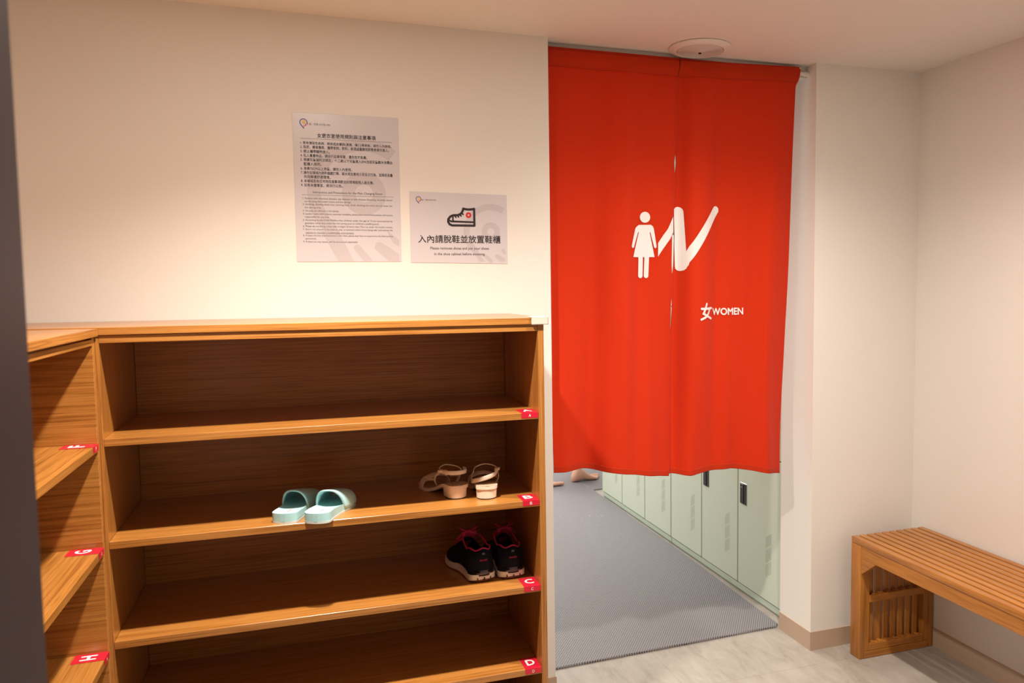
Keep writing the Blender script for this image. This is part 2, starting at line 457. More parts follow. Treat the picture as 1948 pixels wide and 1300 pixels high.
# ---------------------------------------------------------------- shoe racks
YF = -0.4027
TH = 0.0172
def sticker(parent, letter, X, Y, Z, axis, small=True):
    """red letter sticker wrapped over a shelf's front corner; axis x: shelf front faces -y, axis y: front faces +x"""
    bm = bmesh.new(); L, D, F = 0.046, 0.066, 0.0135; e = 0.0006
    if axis == 'x':   # X = right end, Y = front plane
        P = lambda u, v: (X - L + u, Y + v, Z + e)           # top
        Q = lambda u, v: (X - L + u, Y - e, Z - F + v)       # front
        up3 = 0.0004
        T_ = lambda u, v: (X - L + u, Y + v, Z + e + up3)
        U_ = lambda u, v: (X - L + u, Y - e - up3, Z - F + v)
    else:             # letters read from the aisle, front faces +x, X = front plane, Y = far end
        P = lambda u, v: (X - v, Y - L + u, Z + e)
        Q = lambda u, v: (X + e, Y - L + u, Z - F + v)
        T_ = lambda u, v: (X - v, Y - L + u, Z + e + 0.0004)
        U_ = lambda u, v: (X + e + 0.0004, Y - L + u, Z - F + v)
    poly2d(bm, [(0, -0.0006), (L, -0.0006), (L, D), (0, D)], P, 0)
    poly2d(bm, [(0, 0), (L, 0), (L, F + 0.0006), (0, F + 0.0006)], Q, 0)
    hh = 0.030; wd = 0.022
    write(bm, letter, L / 2 - wd / 2, L / 2 + wd / 2, 0.020, hh, T_, 1, 0.03)
    write(bm, letter, L / 2 - 0.0035, L / 2 + 0.0025, 0.003, 0.0075, U_, 1, 0.01)
    o = finish('letter_sticker', bm, ['sticker', 'white_ink'], parent)
    o['label'] = 'red sticker with a white letter %s' % letter
    return o
def board(name, m, parent, *b, bev=0.0006):
    bm = bmesh.new(); box(bm, *b, bev=bev)
    return finish(name, bm, m, parent)
rack = thing('shoe_rack', (0.23, -0.2, 0), 'wide wooden open shoe rack along the wall under the notices, shelves lettered A to D', 'shoe rack')
X0, X1 = -0.2859, 0.7316
board('top_board', 'wood_x', rack, -0.695, 0.7555, -0.4068, -0.001, 1.2478, 1.2646)
board('header_rail', 'wood_x', rack, X0 + 0.0005, X1 - 0.0005, YF, -0.02, 1.2296, 1.2472)
board('back_panel', 'wood_x', rack, X0 + 0.0005, X1 - 0.0005, -0.019, -0.001, 0.075, 1.229)
board('side_panel', 'wood_z', rack, X0 - 0.0166, X0, YF, -0.001, 0, 1.2472)
board('side_panel', 'wood_z', rack, X1, X1 + 0.0166, YF, -0.001, 0, 1.2472)
for L_, z in (('A', 1.0130), ('B', 0.7765), ('C', 0.5421), ('D', 0.3134)):
    s = board('shelf', 'wood_x', rack, X0 + 0.0005, X1 - 0.0005, YF, -0.0195, z - TH, z)
    sticker(s, L_, X1 - 0.0012, YF, z, 'x')
board('shelf', 'wood_x', rack, X0 + 0.0005, X1 - 0.0005, YF, -0.0195, 0.075, 0.075 + TH)
board('toe_kick', 'wood_x', rack, X0 + 0.0005, X1 - 0.0005, YF + 0.03, YF + 0.045, 0, 0.074)
bm = bmesh.new()
box(bm, 0.7135, 0.7600, -0.4112, -0.4074, 1.2465, 1.2672, 0.0018, seg=2)
box(bm, 0.7561, 0.7600, -0.4112, -0.366, 1.2465, 1.2672, 0.0018, seg=2)
box(bm, 0.7135, 0.7600, -0.4112, -0.366, 1.2650, 1.2676, 0.0010, seg=1)
g_ = finish('corner_guard', bm, 'guard', rack); g_['label'] = 'milky white rubber guard on the front corner'

rack2 = thing('shoe_rack', (-0.5, -0.95, 0), 'wooden shoe rack at the left edge, its shelves lettered F to H', 'shoe rack')
XF = -0.2935; YE = -0.4045; YN = -1.70
board('top_board', 'wood_y', rack2, -0.699, XF + 0.0085, YN, -0.4075, 1.2452, 1.2624)
board('header_rail', 'wood_y', rack2, -0.690, XF, YN + 0.018, YE - 0.018, 1.2256, 1.2390)
board('spacer', 'wood_y', rack2, -0.690, XF - 0.010, YN + 0.018, YE - 0.018, 1.2390, 1.2450)
board('end_panel', 'wood_x', rack2, -0.698, XF - 0.0002, YE - 0.0175, YE, 0, 1.2450)
board('end_panel', 'wood_x', rack2, -0.698, XF, YN, YN + 0.0175, 0, 1.2450)
board('back_panel', 'wood_y', rack2, -0.698, -0.682, YN + 0.018, YE - 0.018, 0.075, 1.2250)
for L_, z in (('F', 1.0066), ('G', 0.7713), ('H', 0.5306), ('I', 0.298)):
    s = board('shelf', 'wood_y', rack2, -0.6815, XF + 0.001, YN + 0.018, YE - 0.018, z - TH, z)
    if L_ != 'I': sticker(s, L_, XF + 0.001, YE - 0.0185, z, 'y')
board('shelf', 'wood_y', rack2, -0.6815, XF, YN + 0.018, YE - 0.018, 0.075, 0.075 + TH)
board('toe_kick', 'wood_y', rack2, XF - 0.045, XF - 0.03, YN + 0.018, YE - 0.018, 0, 0.074)

# ---------------------------------------------------------------- the two notices on the wall
def logo(bm, cx, cz, r, to3, ms):
    """small printed pin mark: open ring with a yellow disc and red strokes at the lower right"""
    b, y, rd = ms
    ringpoly(bm, cx, cz, r * 0.80, r, to3, b, radians(-20), radians(218), 24)
    stroke2d(bm, [(cx - r * 0.75, cz - r * 0.5), (cx + r * 0.10, cz - r * 1.55)], r * 0.22, to3, b, caps=(0, 0))
    ringpoly(bm, cx + r * 0.05, cz + r * 0.1, 0, r * 0.46, to3, y, n=16)
    for k in range(4):
        q = Vector((cx + r * (0.12 + 0.24 * k), cz - r * (1.10 - 0.20 * k)))
        stroke2d(bm, [q, q + Vector((r * (0.25 if k % 2 else -0.05), r * (0.40 if k < 3 else 0.25)))], r * 0.2, to3, rd, caps=(0, 0))
def sheet(name, x0, x1, z0, z1, label, tilt):
    t = thing(name, ((x0 + x1) / 2, 0, z0), label, 'notice')
    bm = bmesh.new(); n = 12
    grid = []
    for i in range(n + 1):
        for j in range(2):
            u = i / n
            grid.append((x0 + (x1 - x0) * u, z0 + (z1 - z0) * j + tilt * (u - 0.5)))
    box(bm, x0, x1, -0.0014, -0.0002, z0, z1, 0.0003)
    for v in bm.verts: v.co.z += tilt * ((v.co.x - x0) / (x1 - x0) - 0.5)
    finish('paper', bm, 'paper', t)
    return t
# large rules notice (A3 portrait)
PX0, PX1, PZ0, PZ1 = 0.1355, 0.4292, 1.4247, 1.8445
tl = 0.001
poster = sheet('rules_notice', PX0, PX1, PZ0, PZ1, 'large portrait notice of numbered rules on the wall above the shoe rack', tl)
def on_wall(d): return lambda x, z: (x, -0.0014 - d, z + 0.0004 * (x - 0.28))
inP = lambda x, z: PX0 + 0.001 < x < PX1 - 0.006 and PZ0 + 0.001 < z < PZ1 - 0.004
bm = bmesh.new(); f3 = on_wall(0.0002)
cx, cz = 0.3262, 1.6225
ringpoly(bm, cx, cz, 0.121, 0.157, f3, 0, radians(-3), radians(225), 150, inP)
ringpoly(bm, cx, cz, 0.0255, 0.062, f3, 0, n=48)
def band(bm, pts, f): poly2d(bm, pts, f, 0)
band(bm, [(0.2152, 1.5115), (0.2406, 1.5369), (0.2560, 1.502), (0.2930, 1.4262), (0.2480, 1.4262), (0.205, 1.512)], f3)
band(bm, [(0.2928, 1.4620), (0.2935, 1.4690), (0.2985, 1.4735), (0.3060, 1.4735), (0.3130, 1.4680), (0.3445, 1.4295), (0.3445, 1.4262), (0.3200, 1.4262)], f3)
band(bm, [(0.352, 1.470), (0.356, 1.480), (0.368, 1.4825), (0.392, 1.4680), (0.4225, 1.4465), (0.4225, 1.4265), (0.3905, 1.4265), (0.353, 1.462)], f3)
band(bm, [(0.390, 1.5165), (0.4228, 1.4890), (0.4228, 1.4690), (0.406, 1.4800), (0.392, 1.505)], f3)
finish('watermark', bm, 'mark', poster)
bm = bmesh.new(); f3 = on_wall(0.0004)
logo(bm, 0.1652, 1.8178, 0.0108, f3, (1, 2, 3))
write(bm, '品・文旅 HOTEL PIN', 0.1802, 0.2371, 1.8108, 0.0068, f3, 4)
write(bm, '女更衣室使用規則與注意事項', 0.2012, 0.3630, 1.7772, 0.0122, f3, 0, 0.012)
for z in (1.7731, 1.6145):
    poly2d(bm, [(0.1545, z - 0.0003), (0.4095, z - 0.0003), (0.4095, z + 0.0004), (0.1545, z + 0.0004)], f3, 4)
CN = [('1. 患有傳染性疾病、眼疾或皮膚病(潰爛、傷口)等病者，請勿入內使用。', 0.1548, 0.4075, 1.7604), ('2. 吸菸、嚼食檳榔、攜帶食物、飲料、飲酒過量顯有醉態者請勿進入。', 0.1546, 0.4000, 1.7496),
      ('3. 禁止攜帶寵物進入。', 0.1543, 0.2340, 1.7376), ('4. 私人貴重物品，請自行妥善保管，遺失恕不負責。', 0.1541, 0.3378, 1.7256),
      ('5. 根據兒童福利法規定，十二歲以下兒童進入SPA池或兒童戲水池需由', 0.1540, 0.4088, 1.7140), ('監護人陪同。', 0.1620, 0.2102, 1.7018),
      ('6. 身高75CM以上男童，請勿入內使用。', 0.1537, 0.2940, 1.6893), ('7. 請勿在場域內奔跑嬉戲打鬧、跳水或妨害他人安全之行為，並降低音量', 0.1535, 0.4090, 1.6774),
      ('共同維護舒適環境。', 0.1617, 0.2340, 1.6660), ('8. 本場域若有任何待改進事項歡迎向現場服務人員反應。', 0.1533, 0.3545, 1.6541), ('9. 如有未盡事宜，將另行公告。', 0.1531, 0.2670, 1.6421)]
for s, a, b, z in CN: write(bm, s, a, b, z - 0.0046, 0.0092, f3, 0, 0.006)
write(bm, 'Instructions and Precautions for the Male Changing Room', 0.1846, 0.3780, 1.6176, 0.0082, f3, 0)
EN = [('1. Patients with infectious diseases, eye diseases or skin diseases (festering, wounds) should', 0.1561, 0.4055, 1.6042), ('not be using the locker rooms and hot springs.', 0.1610, 0.2890, 1.5956),
      ('2. Smoking, chewing betel nuts, carrying food, drink, drinking too much do not enter the', 0.1556, 0.4055, 1.5874), ('hot spring area.', 0.1612, 0.2055, 1.5784), ('3. No pets are allowed in the facility.', 0.1556, 0.2550, 1.5691),
      ('4. Locker room with lockers, personal valuables, please take care of themselves, will not be', 0.1553, 0.4055, 1.5603), ('responsible for any loss.', 0.1603, 0.2270, 1.5516),
      ('5. According to the Child Welfare Act, children under the age of 12 are accompanied by', 0.1548, 0.4055, 1.5427), ("guardians when they enter the hot spring pool or children's paddling pool.", 0.1601, 0.3660, 1.5340),
      ('6. Please do not bring a boy with a height of more than 75cm to enter the locker rooms.', 0.1543, 0.4050, 1.5251), ("7. Don't run around in the area to play, or prevent others from being safe, and reduce the", 0.1543, 0.4050, 1.5163), ('volume to maintain a comfortable environment.', 0.1610, 0.2950, 1.5072),
      ('8. If there are any improvements in this field, please feel free to respond to the field service', 0.1541, 0.4050, 1.4987), ('personnel.', 0.1604, 0.1900, 1.4899), ('9. If there are any issues, will be announced separately.', 0.1539, 0.3050, 1.4810)]
for s, a, b, z in EN: write(bm, s, a, b, z - 0.0033, 0.0066, f3, 4)
finish('printing', bm, ['ink', 'blue_ink', 'yellow_ink', 'red_ink', 'ink_brown'], poster)
# small sign (A4 landscape)
QX0, QX1, QZ0, QZ1 = 0.4568, 0.7525, 1.4205, 1.6315
sign = sheet('shoe_notice', QX0, QX1, QZ0, QZ1, 'small landscape sign with a black sneaker drawing asking to take off shoes', -0.0035)
f3 = lambda x, z: (x, -0.0016, z)
inQ = lambda x, z: QX0 + 0.001 < x < QX1 - 0.006 and QZ0 + 0.003 < z < QZ1 - 0.004
bm = bmesh.new(); cx, cz = 0.7010, 1.5165
ringpoly(bm, cx, cz, 0.066, 0.085, f3, 0, radians(-3), radians(228), 150, inQ)
ringpoly(bm, cx, cz, 0.0110, 0.0290, f3, 0, n=40)
band(bm, [(0.6442, 1.4533), (0.6568, 1.4674), (0.6640, 1.4510), (0.6797, 1.4250), (0.6646, 1.4250)], f3)
stroke2d(bm, [(0.6865, 1.4395), (0.7000, 1.4265)], 0.012, f3)
band(bm, [(0.713, 1.443), (0.7165, 1.4485), (0.724, 1.4465), (0.7425, 1.4365), (0.7455, 1.4255), (0.7290, 1.4255), (0.714, 1.438)], f3)
stroke2d(bm, [(0.7380, 1.4600), (0.7430, 1.4520)], 0.011, f3)
finish('watermark', bm, 'mark', sign)
bm = bmesh.new(); f3 = lambda x, z: (x, -0.0018, z); f4 = lambda x, z: (x, -0.0020, z)
logo(bm, 0.4829, 1.6110, 0.0080, f3, (1, 2, 3))
write(bm, '品・文旅 HOTEL PIN', 0.4932, 0.5345, 1.6067, 0.0048, f3, 4)
write(bm, '入內請脫鞋並放置鞋櫃', 0.4793, 0.7305, 1.4815, 0.0235, f3, 0, 0.012)
write(bm, 'Please removes shoes and put your shoes', 0.5148, 0.6937, 1.4592, 0.0105, f3, 4, 0.004)
write(bm, 'in the shoe cabinet before entening.', 0.5258, 0.6820, 1.4420, 0.0105, f3, 4, 0.004)
# sneaker drawing
lift = [0.0018]
def st(pts, w_):
    lift[0] += 0.00004; y_ = -lift[0]
    stroke2d(bm, pts, w_, lambda x, z: (x, y_, z), 0)
K = 0.0068
toe = [(0.5990, 1.5655), (0.5860, 1.5650), (0.5770, 1.5610), (0.5705, 1.5530), (0.5700, 1.5450), (0.5740, 1.5380), (0.5810, 1.5345)]
st(toe, K); st([(0.5810, 1.5345), (0.6500, 1.5345)], K); st([(0.6500, 1.5345), (0.6500, 1.5855)], K)
st([(0.6165, 1.5855), (0.6240, 1.5838), (0.6330, 1.5832), (0.6420, 1.5838), (0.6500, 1.5855)], K)
st([(0.6165, 1.5855), (0.6150, 1.5790), (0.6110, 1.5720), (0.6050, 1.5675), (0.5990, 1.5655)], K)
st([(0.5725, 1.5500), (0.5790, 1.5465), (0.6490, 1.5450)], 0.0052)
st([(0.5845, 1.5630), (0.5845, 1.5480)], 0.0045)
for p, q in (((0.5905, 1.5640), (0.5935, 1.5590)), ((0.5985, 1.5655), (0.6018, 1.5600)), ((0.6060, 1.5680), (0.6095, 1.5632)), ((0.6115, 1.5715), (0.6160, 1.5680))):
    st([p, q], 0.0045)
ringpoly(bm, 0.6325, 1.5662, 0.0030, 0.0088, f3, 3, n=28)
finish('printing', bm, ['ink', 'blue_ink', 'yellow_ink', 'red_ink', 'ink_brown'], sign)

# ---------------------------------------------------------------- curtain in the doorway
rod_y, rod_z = 0.050, 2.0925
rod = thing('curtain_rod', (1.38, rod_y, rod_z), 'thin white tension rod across the top of the doorway', 'curtain rod')
bm = bmesh.new(); tube(bm, [(XD + 0.0005, rod_y, rod_z), (XJ - 0.0005, rod_y, rod_z)], 0.0075, 16); finish('pole', bm, 'plastic_white', rod, True, auto=40)
for a, b in ((XD + 0.0004, XD + 0.016), (XJ - 0.016, XJ - 0.0004)):
    bm = bmesh.new(); tube(bm, [(a, rod_y, rod_z), (b, rod_y, rod_z)], 0.0095, 16); finish('end_cap', bm, 'plastic_white', rod, True, auto=40)

def interp(tab, z):
    for (z0, v0), (z1, v1) in zip(tab, tab[1:]):
        if z0 >= z >= z1: return v0 + (v1 - v0) * (z0 - z) / (z0 - z1)
    return tab[0][1] if z > tab[0][0] else tab[-1][1]
SLIT = [(2.11, 1.3630), (1.80, 1.3585), (1.57, 1.3500), (1.25, 1.3455), (0.68, 1.3355)]
REDGE = [(2.11, 1.8376), (2.062, 1.8285), (1.43, 1.8100), (1.05, 1.7965), (0.65, 1.7777)]
LEDGE = [(2.11, 0.9010), (2.06, 0.9030), (1.3, 0.9040), (0.68, 0.9060)]
def hem(x):
    tab = [(0.90, 0.7385), (0.95, 0.7385), (1.01, 0.738), (1.09, 0.722), (1.18, 0.709), (1.26, 0.696), (1.334, 0.6845), (1.3367, 0.692), (1.40, 0.6865), (1.48, 0.692), (1.567, 0.6945), (1.653, 0.682), (1.778, 0.658), (1.85, 0.65)]
    for (a, p), (b, q) in zip(tab, tab[1:]):
        if a <= x <= b: return p + (q - p) * (x - a) / (b - a)
    return tab[-1][1]
def bell(v, c, s): return exp(-((v - c) / s) ** 2)
def pocket_k(z):
    q = min(1.0, max(0.0, (z - 2.045) / 0.032))
    return q * q * (3 - 2 * q)
def cloth_y(x, z):
    """depth of the cloth at a point of the doorway: gathers at the rod opening into soft folds lower down"""
    d = max(0.0, 2.06 - z) / 1.38
    y = 0.050
    g = 0.35 + 0.65 * min(1, d * 1.6)
    y += g * 0.0150 * sin(x * 24 + 1.2 * sin(z * 1.3) + 0.7)
    y += g * 0.0085 * sin(x * 43 - z * 1.7 + 2.0)
    y += g * 0.0022 * sin(x * 83 + 1.5 * sin(z * 2.1) + z)
    y += d * 0.0090 * sin(x * 16 + z * 5.0)
    y += 0.0040 * d * sin(x * 31 + z * 9.0 + 1.0) * bell(x, 1.12, 0.25)
    y += 0.012 * bell(x, interp(SLIT, z) + 0.020, 0.020) * min(1, d * 3 + 0.4)
    y += -0.004 * bell(x, interp(SLIT, z) + 0.060, 0.03) * min(1, d * 3)
    k = pocket_k(z)
    y = y * (1 - k) + (rod_y - 0.0105) * k
    return y
GAP = [(2.11, -0.003), (1.90, -0.003), (1.800, 0.0005), (1.765, 0.0115), (1.715, 0.0010), (1.66, -0.002), (1.60, 0.002), (1.52, 0.0115), (1.42, 0.0105), (1.37, 0.0), (1.33, 0.0), (1.27, 0.0070), (1.21, 0.0045), (1.16, -0.001), (0.66, -0.002)]
noren = thing('doorway_curtain', (1.37, 0.05, 0.66), 'red split cloth curtain hanging in the doorway, white woman figure and WOMEN', 'curtain')
def panel(name, xl, xr, dy):
    bm = bmesh.new(); NX, NZ = 130, 170; rows = []
    ztop = 2.1045
    for j in range(NZ + 1):
        row = []
        for i in range(NX + 1):
            u = i / NX; v = j / NZ
            z = ztop - v * (ztop - 0.70)
            x = xl(z) + (xr(z) - xl(z)) * u
            zh = hem(x); z = ztop - v * (ztop - zh)
            x = xl(z) + (xr(z) - xl(z)) * u
            row.append(bm.verts.new((x, cloth_y(x, z) + dy(x, z), z)))
        rows.append(row)
    for a, b in zip(rows, rows[1:]):
        for i in range(NX): bm.faces.new((a[i], a[i + 1], b[i + 1], b[i]))
    o = finish(name, bm, 'cloth', noren, True)
    s = o.modifiers.new('thickness', 'SOLIDIFY'); s.thickness = 0.0012; s.offset = 1.0
    return o
sl = lambda z: interp(SLIT, z)
gp = lambda z: interp(GAP, z)
DL = lambda x, z: 0.0
DR = lambda x, z: 0.004 * bell(x, sl(z), 0.03) * (1 - pocket_k(z))
pl = panel('curtain_panel', lambda z: interp(LEDGE, z), lambda z: sl(z) - gp(z) / 2, DL)
pr = panel('curtain_panel', lambda z: sl(z) + gp(z) / 2, lambda z: interp(REDGE, z), DR)
# sewn bands: the rod pocket at the top and the turned hem at the bottom
def seam(xa, xb, zf, off, dy, parent, name, hgt):
    bm = bmesh.new(); N_, K_ = 110, 8; rows = []
    for k in range(K_ + 1):
        row = []
        for i in range(N_ + 1):
            x = xa + (xb - xa) * i / N_
            z = zf(x) - hgt * k / K_
            row.append(bm.verts.new((x, cloth_y(x, z) + dy(x, z) - off, z)))
        rows.append(row)
    for a, b in zip(rows, rows[1:]):
        for i in range(N_): bm.faces.new((a[i], a[i + 1], b[i + 1], b[i]))
    o = finish(name, bm, 'cloth_double', parent, True)
    s = o.modifiers.new('thickness', 'SOLIDIFY'); s.thickness = 0.0010
    return o
pz = lambda x: 2.047 + 0.013 * max(0, (x - 1.36)) / 0.47
# white printing that follows the folds
def print_on(name, draw, dy, parent, keep):
    bm = bmesh.new(); f2 = lambda x, z: (x, 0, z)
    draw(bm, f2)
    zs = [v.co.z for v in bm.verts]; xs = [v.co.x for v in bm.verts]
    q = min(zs)
    for lo, hi, nrm in ((min(xs), max(xs), (1, 0, 0)), (min(zs), max(zs), (0, 0, 1))):
        v = lo + 0.006
        while v < hi:
            bmesh.ops.bisect_plane(bm, geom=bm.verts[:] + bm.edges[:] + bm.faces[:], plane_co=(v, 0, 0) if nrm[0] else (0, 0, v), plane_no=nrm)
            v += 0.006
    for v in bm.verts:
        x, z = v.co.x, v.co.z
        if keep: x = keep(x, z); 
        v.co = (x, cloth_y(x, z) + dy(x, z) - 0.0026 - abs(v.co.y), z)
    return finish(name, bm, 'white_ink', parent)
def draw_woman(bm, f):
    ringpoly(bm, 1.2409, 1.5759, 0, 0.0182, f, n=28)
    body = [(1.2130, 1.5460), (1.2190, 1.5503), (1.2620, 1.5510), (1.2690, 1.5460), (1.2726, 1.5390), (1.2837, 1.4790), (1.2822, 1.4745), (1.2780, 1.4730), (1.2745, 1.4765), (1.2600, 1.5262), (1.2573, 1.5262),
            (1.2765, 1.4432), (1.1958, 1.4428), (1.2195, 1.5262), (1.2165, 1.5262), (1.1990, 1.4765), (1.1955, 1.4730), (1.1905, 1.4735), (1.1880, 1.4785), (1.2045, 1.5370), (1.2080, 1.5425)]
    poly2d(bm, body, f)
    stroke2d(bm, [(1.2263, 1.4440), (1.2250, 1.3805)], 0.0163, f, caps=(0, 1))
    stroke2d(bm, [(1.2480, 1.4440), (1.2458, 1.3805)], 0.0163, f, caps=(0, 1))
def draw_stroke_left(bm, f):
    poly2d(bm, [(1.2890, 1.4440), (1.2892, 1.4905), (1.3080, 1.5175), (1.3250, 1.5390), (1.3420, 1.5720), (1.3472, 1.5800), (1.3472, 1.5285), (1.3340, 1.5050), (1.3200, 1.4880), (1.3030, 1.4650)], f)
def draw_right(bm, f):
    stroke2d(bm, [(1.3672, 1.5985), (1.3700, 1.5200), (1.3740, 1.4120)], 0.0325, f)
    poly2d(bm, [(1.3886, 1.4630), (1.3960, 1.4790), (1.4200, 1.5120), (1.4480, 1.5480), (1.4968, 1.6130), (1.5040, 1.6190), (1.5140, 1.6190), (1.5215, 1.6130), (1.5224, 1.6020), (1.4850, 1.5480), (1.4500, 1.4970), (1.4150, 1.4500), (1.3960, 1.4250), (1.3940, 1.4160), (1.3850, 1.4010), (1.3790, 1.4000), (1.3880, 1.4200)], f)
def draw_nu(bm, f):
    U = lambda u, v: (1.4331 + (u - 723) * 0.058 / 132, 1.2842 - (v - 1010) * 0.0561 / 140)
    for pts, wd in (([(733, 1056), (780, 1058), (846, 1052)], 0.0078), ([(787, 1015), (772, 1060), (752, 1098), (790, 1118), (842, 1142)], 0.0078), ([(822, 1060), (806, 1100), (775, 1130), (730, 1148)], 0.0078)):
        stroke2d(bm, [U(*p) for p in pts], wd, f)
def draw_women(bm, f):
    write(bm, 'WOMEN', 1.4955, 1.6160, 1.2425, 0.0235, f, 0, 0.030)
print_on('woman_figure', draw_woman, DL, pl, None)['label'] = 'white printed figure of a woman in a dress'
print_on('brush_stroke', draw_stroke_left, DL, pl, None)
print_on('brush_stroke', draw_right, DR, pr, lambda x, z: max(x, sl(z) + gp(z) / 2 + 0.0005))
print_on('character', draw_nu, DR, pr, None)['label'] = 'white printed Chinese character for woman'
print_on('lettering', draw_women, DR, pr, None)['label'] = 'white printed word WOMEN'
for prt, xa, xb, dy in ((pl, 0.9035, 1.3615, DL), (pr, 1.3645, 1.8285, DR)):
    seam(xa, xb, lambda x: pz(x) + 0.0515, 0.0018, dy, prt, 'rod_pocket', 0.0515)
    seam((0.9055 if prt is pl else 1.3375), (1.334 if prt is pl else 1.7765), lambda x: hem(x) + 0.0200, 0.0018, dy, prt, 'hem', 0.0202)

# ---------------------------------------------------------------- ceiling diffuser
vent = thing('ceiling_diffuser', (1.397, -0.040, H), 'round white ceiling air diffuser with rings above the curtain', 'air diffuser')
bm = bmesh.new(); lathe(bm, [(0.094, 0), (0.1005, -0.0015), (0.1005, -0.004), (0.092, -0.010), (0.078, -0.013), (0.076, -0.010), (0.076, 0)], 64, center=(1.397, -0.040, H)); finish('outer_ring', bm, 'plastic_white', vent, True, auto=35)
bm = bmesh.new(); prof = [(0.076, -0.001)]
r = 0.074
while r > 0.012:
    zz = -0.013 - (0.074 - r) * 0.06
    prof += [(r, -0.006), (r - 0.0003, zz), (r - 0.0026, zz - 0.0003), (r - 0.0030, -0.007)]; r -= 0.0046
prof += [(0.010, -0.017), (0.0, -0.018)]
lathe(bm, prof, 64, center=(1.397, -0.040, H)); finish('louvre_rings', bm, 'plastic_white', vent, True, auto=30)
bm = bmesh.new(); lathe(bm, [(0.0052, -0.017), (0.0048, -0.0205), (0, -0.021)], 20, center=(1.397, -0.040, H)); finish('screw', bm, 'outsole', vent)

# ---------------------------------------------------------------- bench
BX0, BX1, BZ = 1.9930, 2.3185, 0.4390
bench = thing('slatted_bench', (2.16, -0.7, 0), 'orange teak bench with a slatted seat against the right wall', 'bench')
BY0, BY1 = -1.42, -0.070
pit = (BX1 - BX0) / 10
for i in range(10):
    a = BX0 + i * pit
    bm = bmesh.new(); box(bm, a, a + pit - 0.0086, BY0, BY1, BZ - 0.022, BZ, 0.0025, seg=2)
    finish('seat_slat', bm, 'teak_y', bench, True, auto=40)
for a in (BX0 + 0.0020, BX1 - 0.0245):
    bm = bmesh.new(); box(bm, a, a + 0.022, BY0 + 0.052, BY1 - 0.053, 0.372, BZ - 0.0225, 0.0008); finish('apron', bm, 'teak_y', bench)
for y in (BY1 - 0.09, (BY0 + BY1) / 2, BY0 + 0.09):
    bm = bmesh.new(); box(bm, BX0 + 0.025, BX1 - 0.025, y - 0.015, y + 0.015, BZ - 0.055, BZ - 0.0225); finish('cross_bearer', bm, 'teak_x', bench)
def bench_leg(y0, y1, sgn):
    """frame of two posts with slats between; the inner face looks along the bench"""
    yin = y0 if sgn > 0 else y1
    fr = None
    for a in (BX0, BX1 - 0.021):
        bm = bmesh.new(); box(bm, a, a + 0.021, y0, y1, 0, BZ - 0.0225, 0.0025, seg=2)
        leg = finish('leg', bm, 'teak_z', bench, True, auto=40)
    e = 0.0008 * sgn
    def lb(name, x0, x1, a, b, z0, z1, m, bev=0.001):
        q = bmesh.new(); ya, yb = (yin + a * sgn, yin + b * sgn)
        box(q, x0, x1, min(ya, yb), max(ya, yb), z0, z1, bev); return finish(name, q, m, leg)
    lb('stile', BX0 + 0.0214, BX0 + 0.042, 0.002, 0.052, 0.026, 0.405, 'teak_z'); lb('stile', BX1 - 0.042, BX1 - 0.0214, 0.002, 0.052, 0.026, 0.405, 'teak_z')
    lb('rail', BX0 + 0.0214, BX1 - 0.0214, 0.0, 0.052, 0.001, 0.0255, 'teak_x'); lb('rail', BX0 + 0.0425, BX1 - 0.0425, 0.001, 0.020, 0.027, 0.052, 'teak_x')
    lb('rail', BX0 + 0.0425, BX1 - 0.0425, 0.001, 0.020, 0.205, 0.231, 'teak_x'); lb('rail', BX0 + 0.0214, BX1 - 0.0214, 0.001, 0.052, 0.406, BZ - 0.023, 'teak_x')
    xs = BX0 + 0.052
    for k in range(7):
        lb('leg_slat', xs + k * 0.0330, xs + k * 0.0330 + 0.0215, 0.021, 0.036, 0.027, 0.405, 'teak_z', 0.0015)
        lb('peg', xs + k * 0.0330 + 0.003, xs + k * 0.0330 + 0.018, 0.003, 0.021, 0.0515, 0.0565, 'teak_z', 0.0015)
        lb('peg', xs + k * 0.0330 + 0.003, xs + k * 0.0330 + 0.018, 0.003, 0.021, 0.2305, 0.2345, 'teak_z', 0.0015)
    q = bmesh.new()
    pts = [(yin, 0.3715), (yin - 0.074 * sgn, 0.3715), (yin, 0.3130)]
    A = [q.verts.new((BX0 + 0.0025, y, z)) for y, z in pts]; B = [q.verts.new((BX0 + 0.022, y, z)) for y, z in pts]
    q.faces.new(A); q.faces.new(B[::-1])
    for i in range(3): q.faces.new((A[i], A[(i + 1) % 3], B[(i + 1) % 3], B[i]))
    finish('gusset', q, 'teak_y', leg)
bench_leg(BY1 - 0.0535, BY1, 1)
bench_leg(BY0, BY0 + 0.0535, -1)

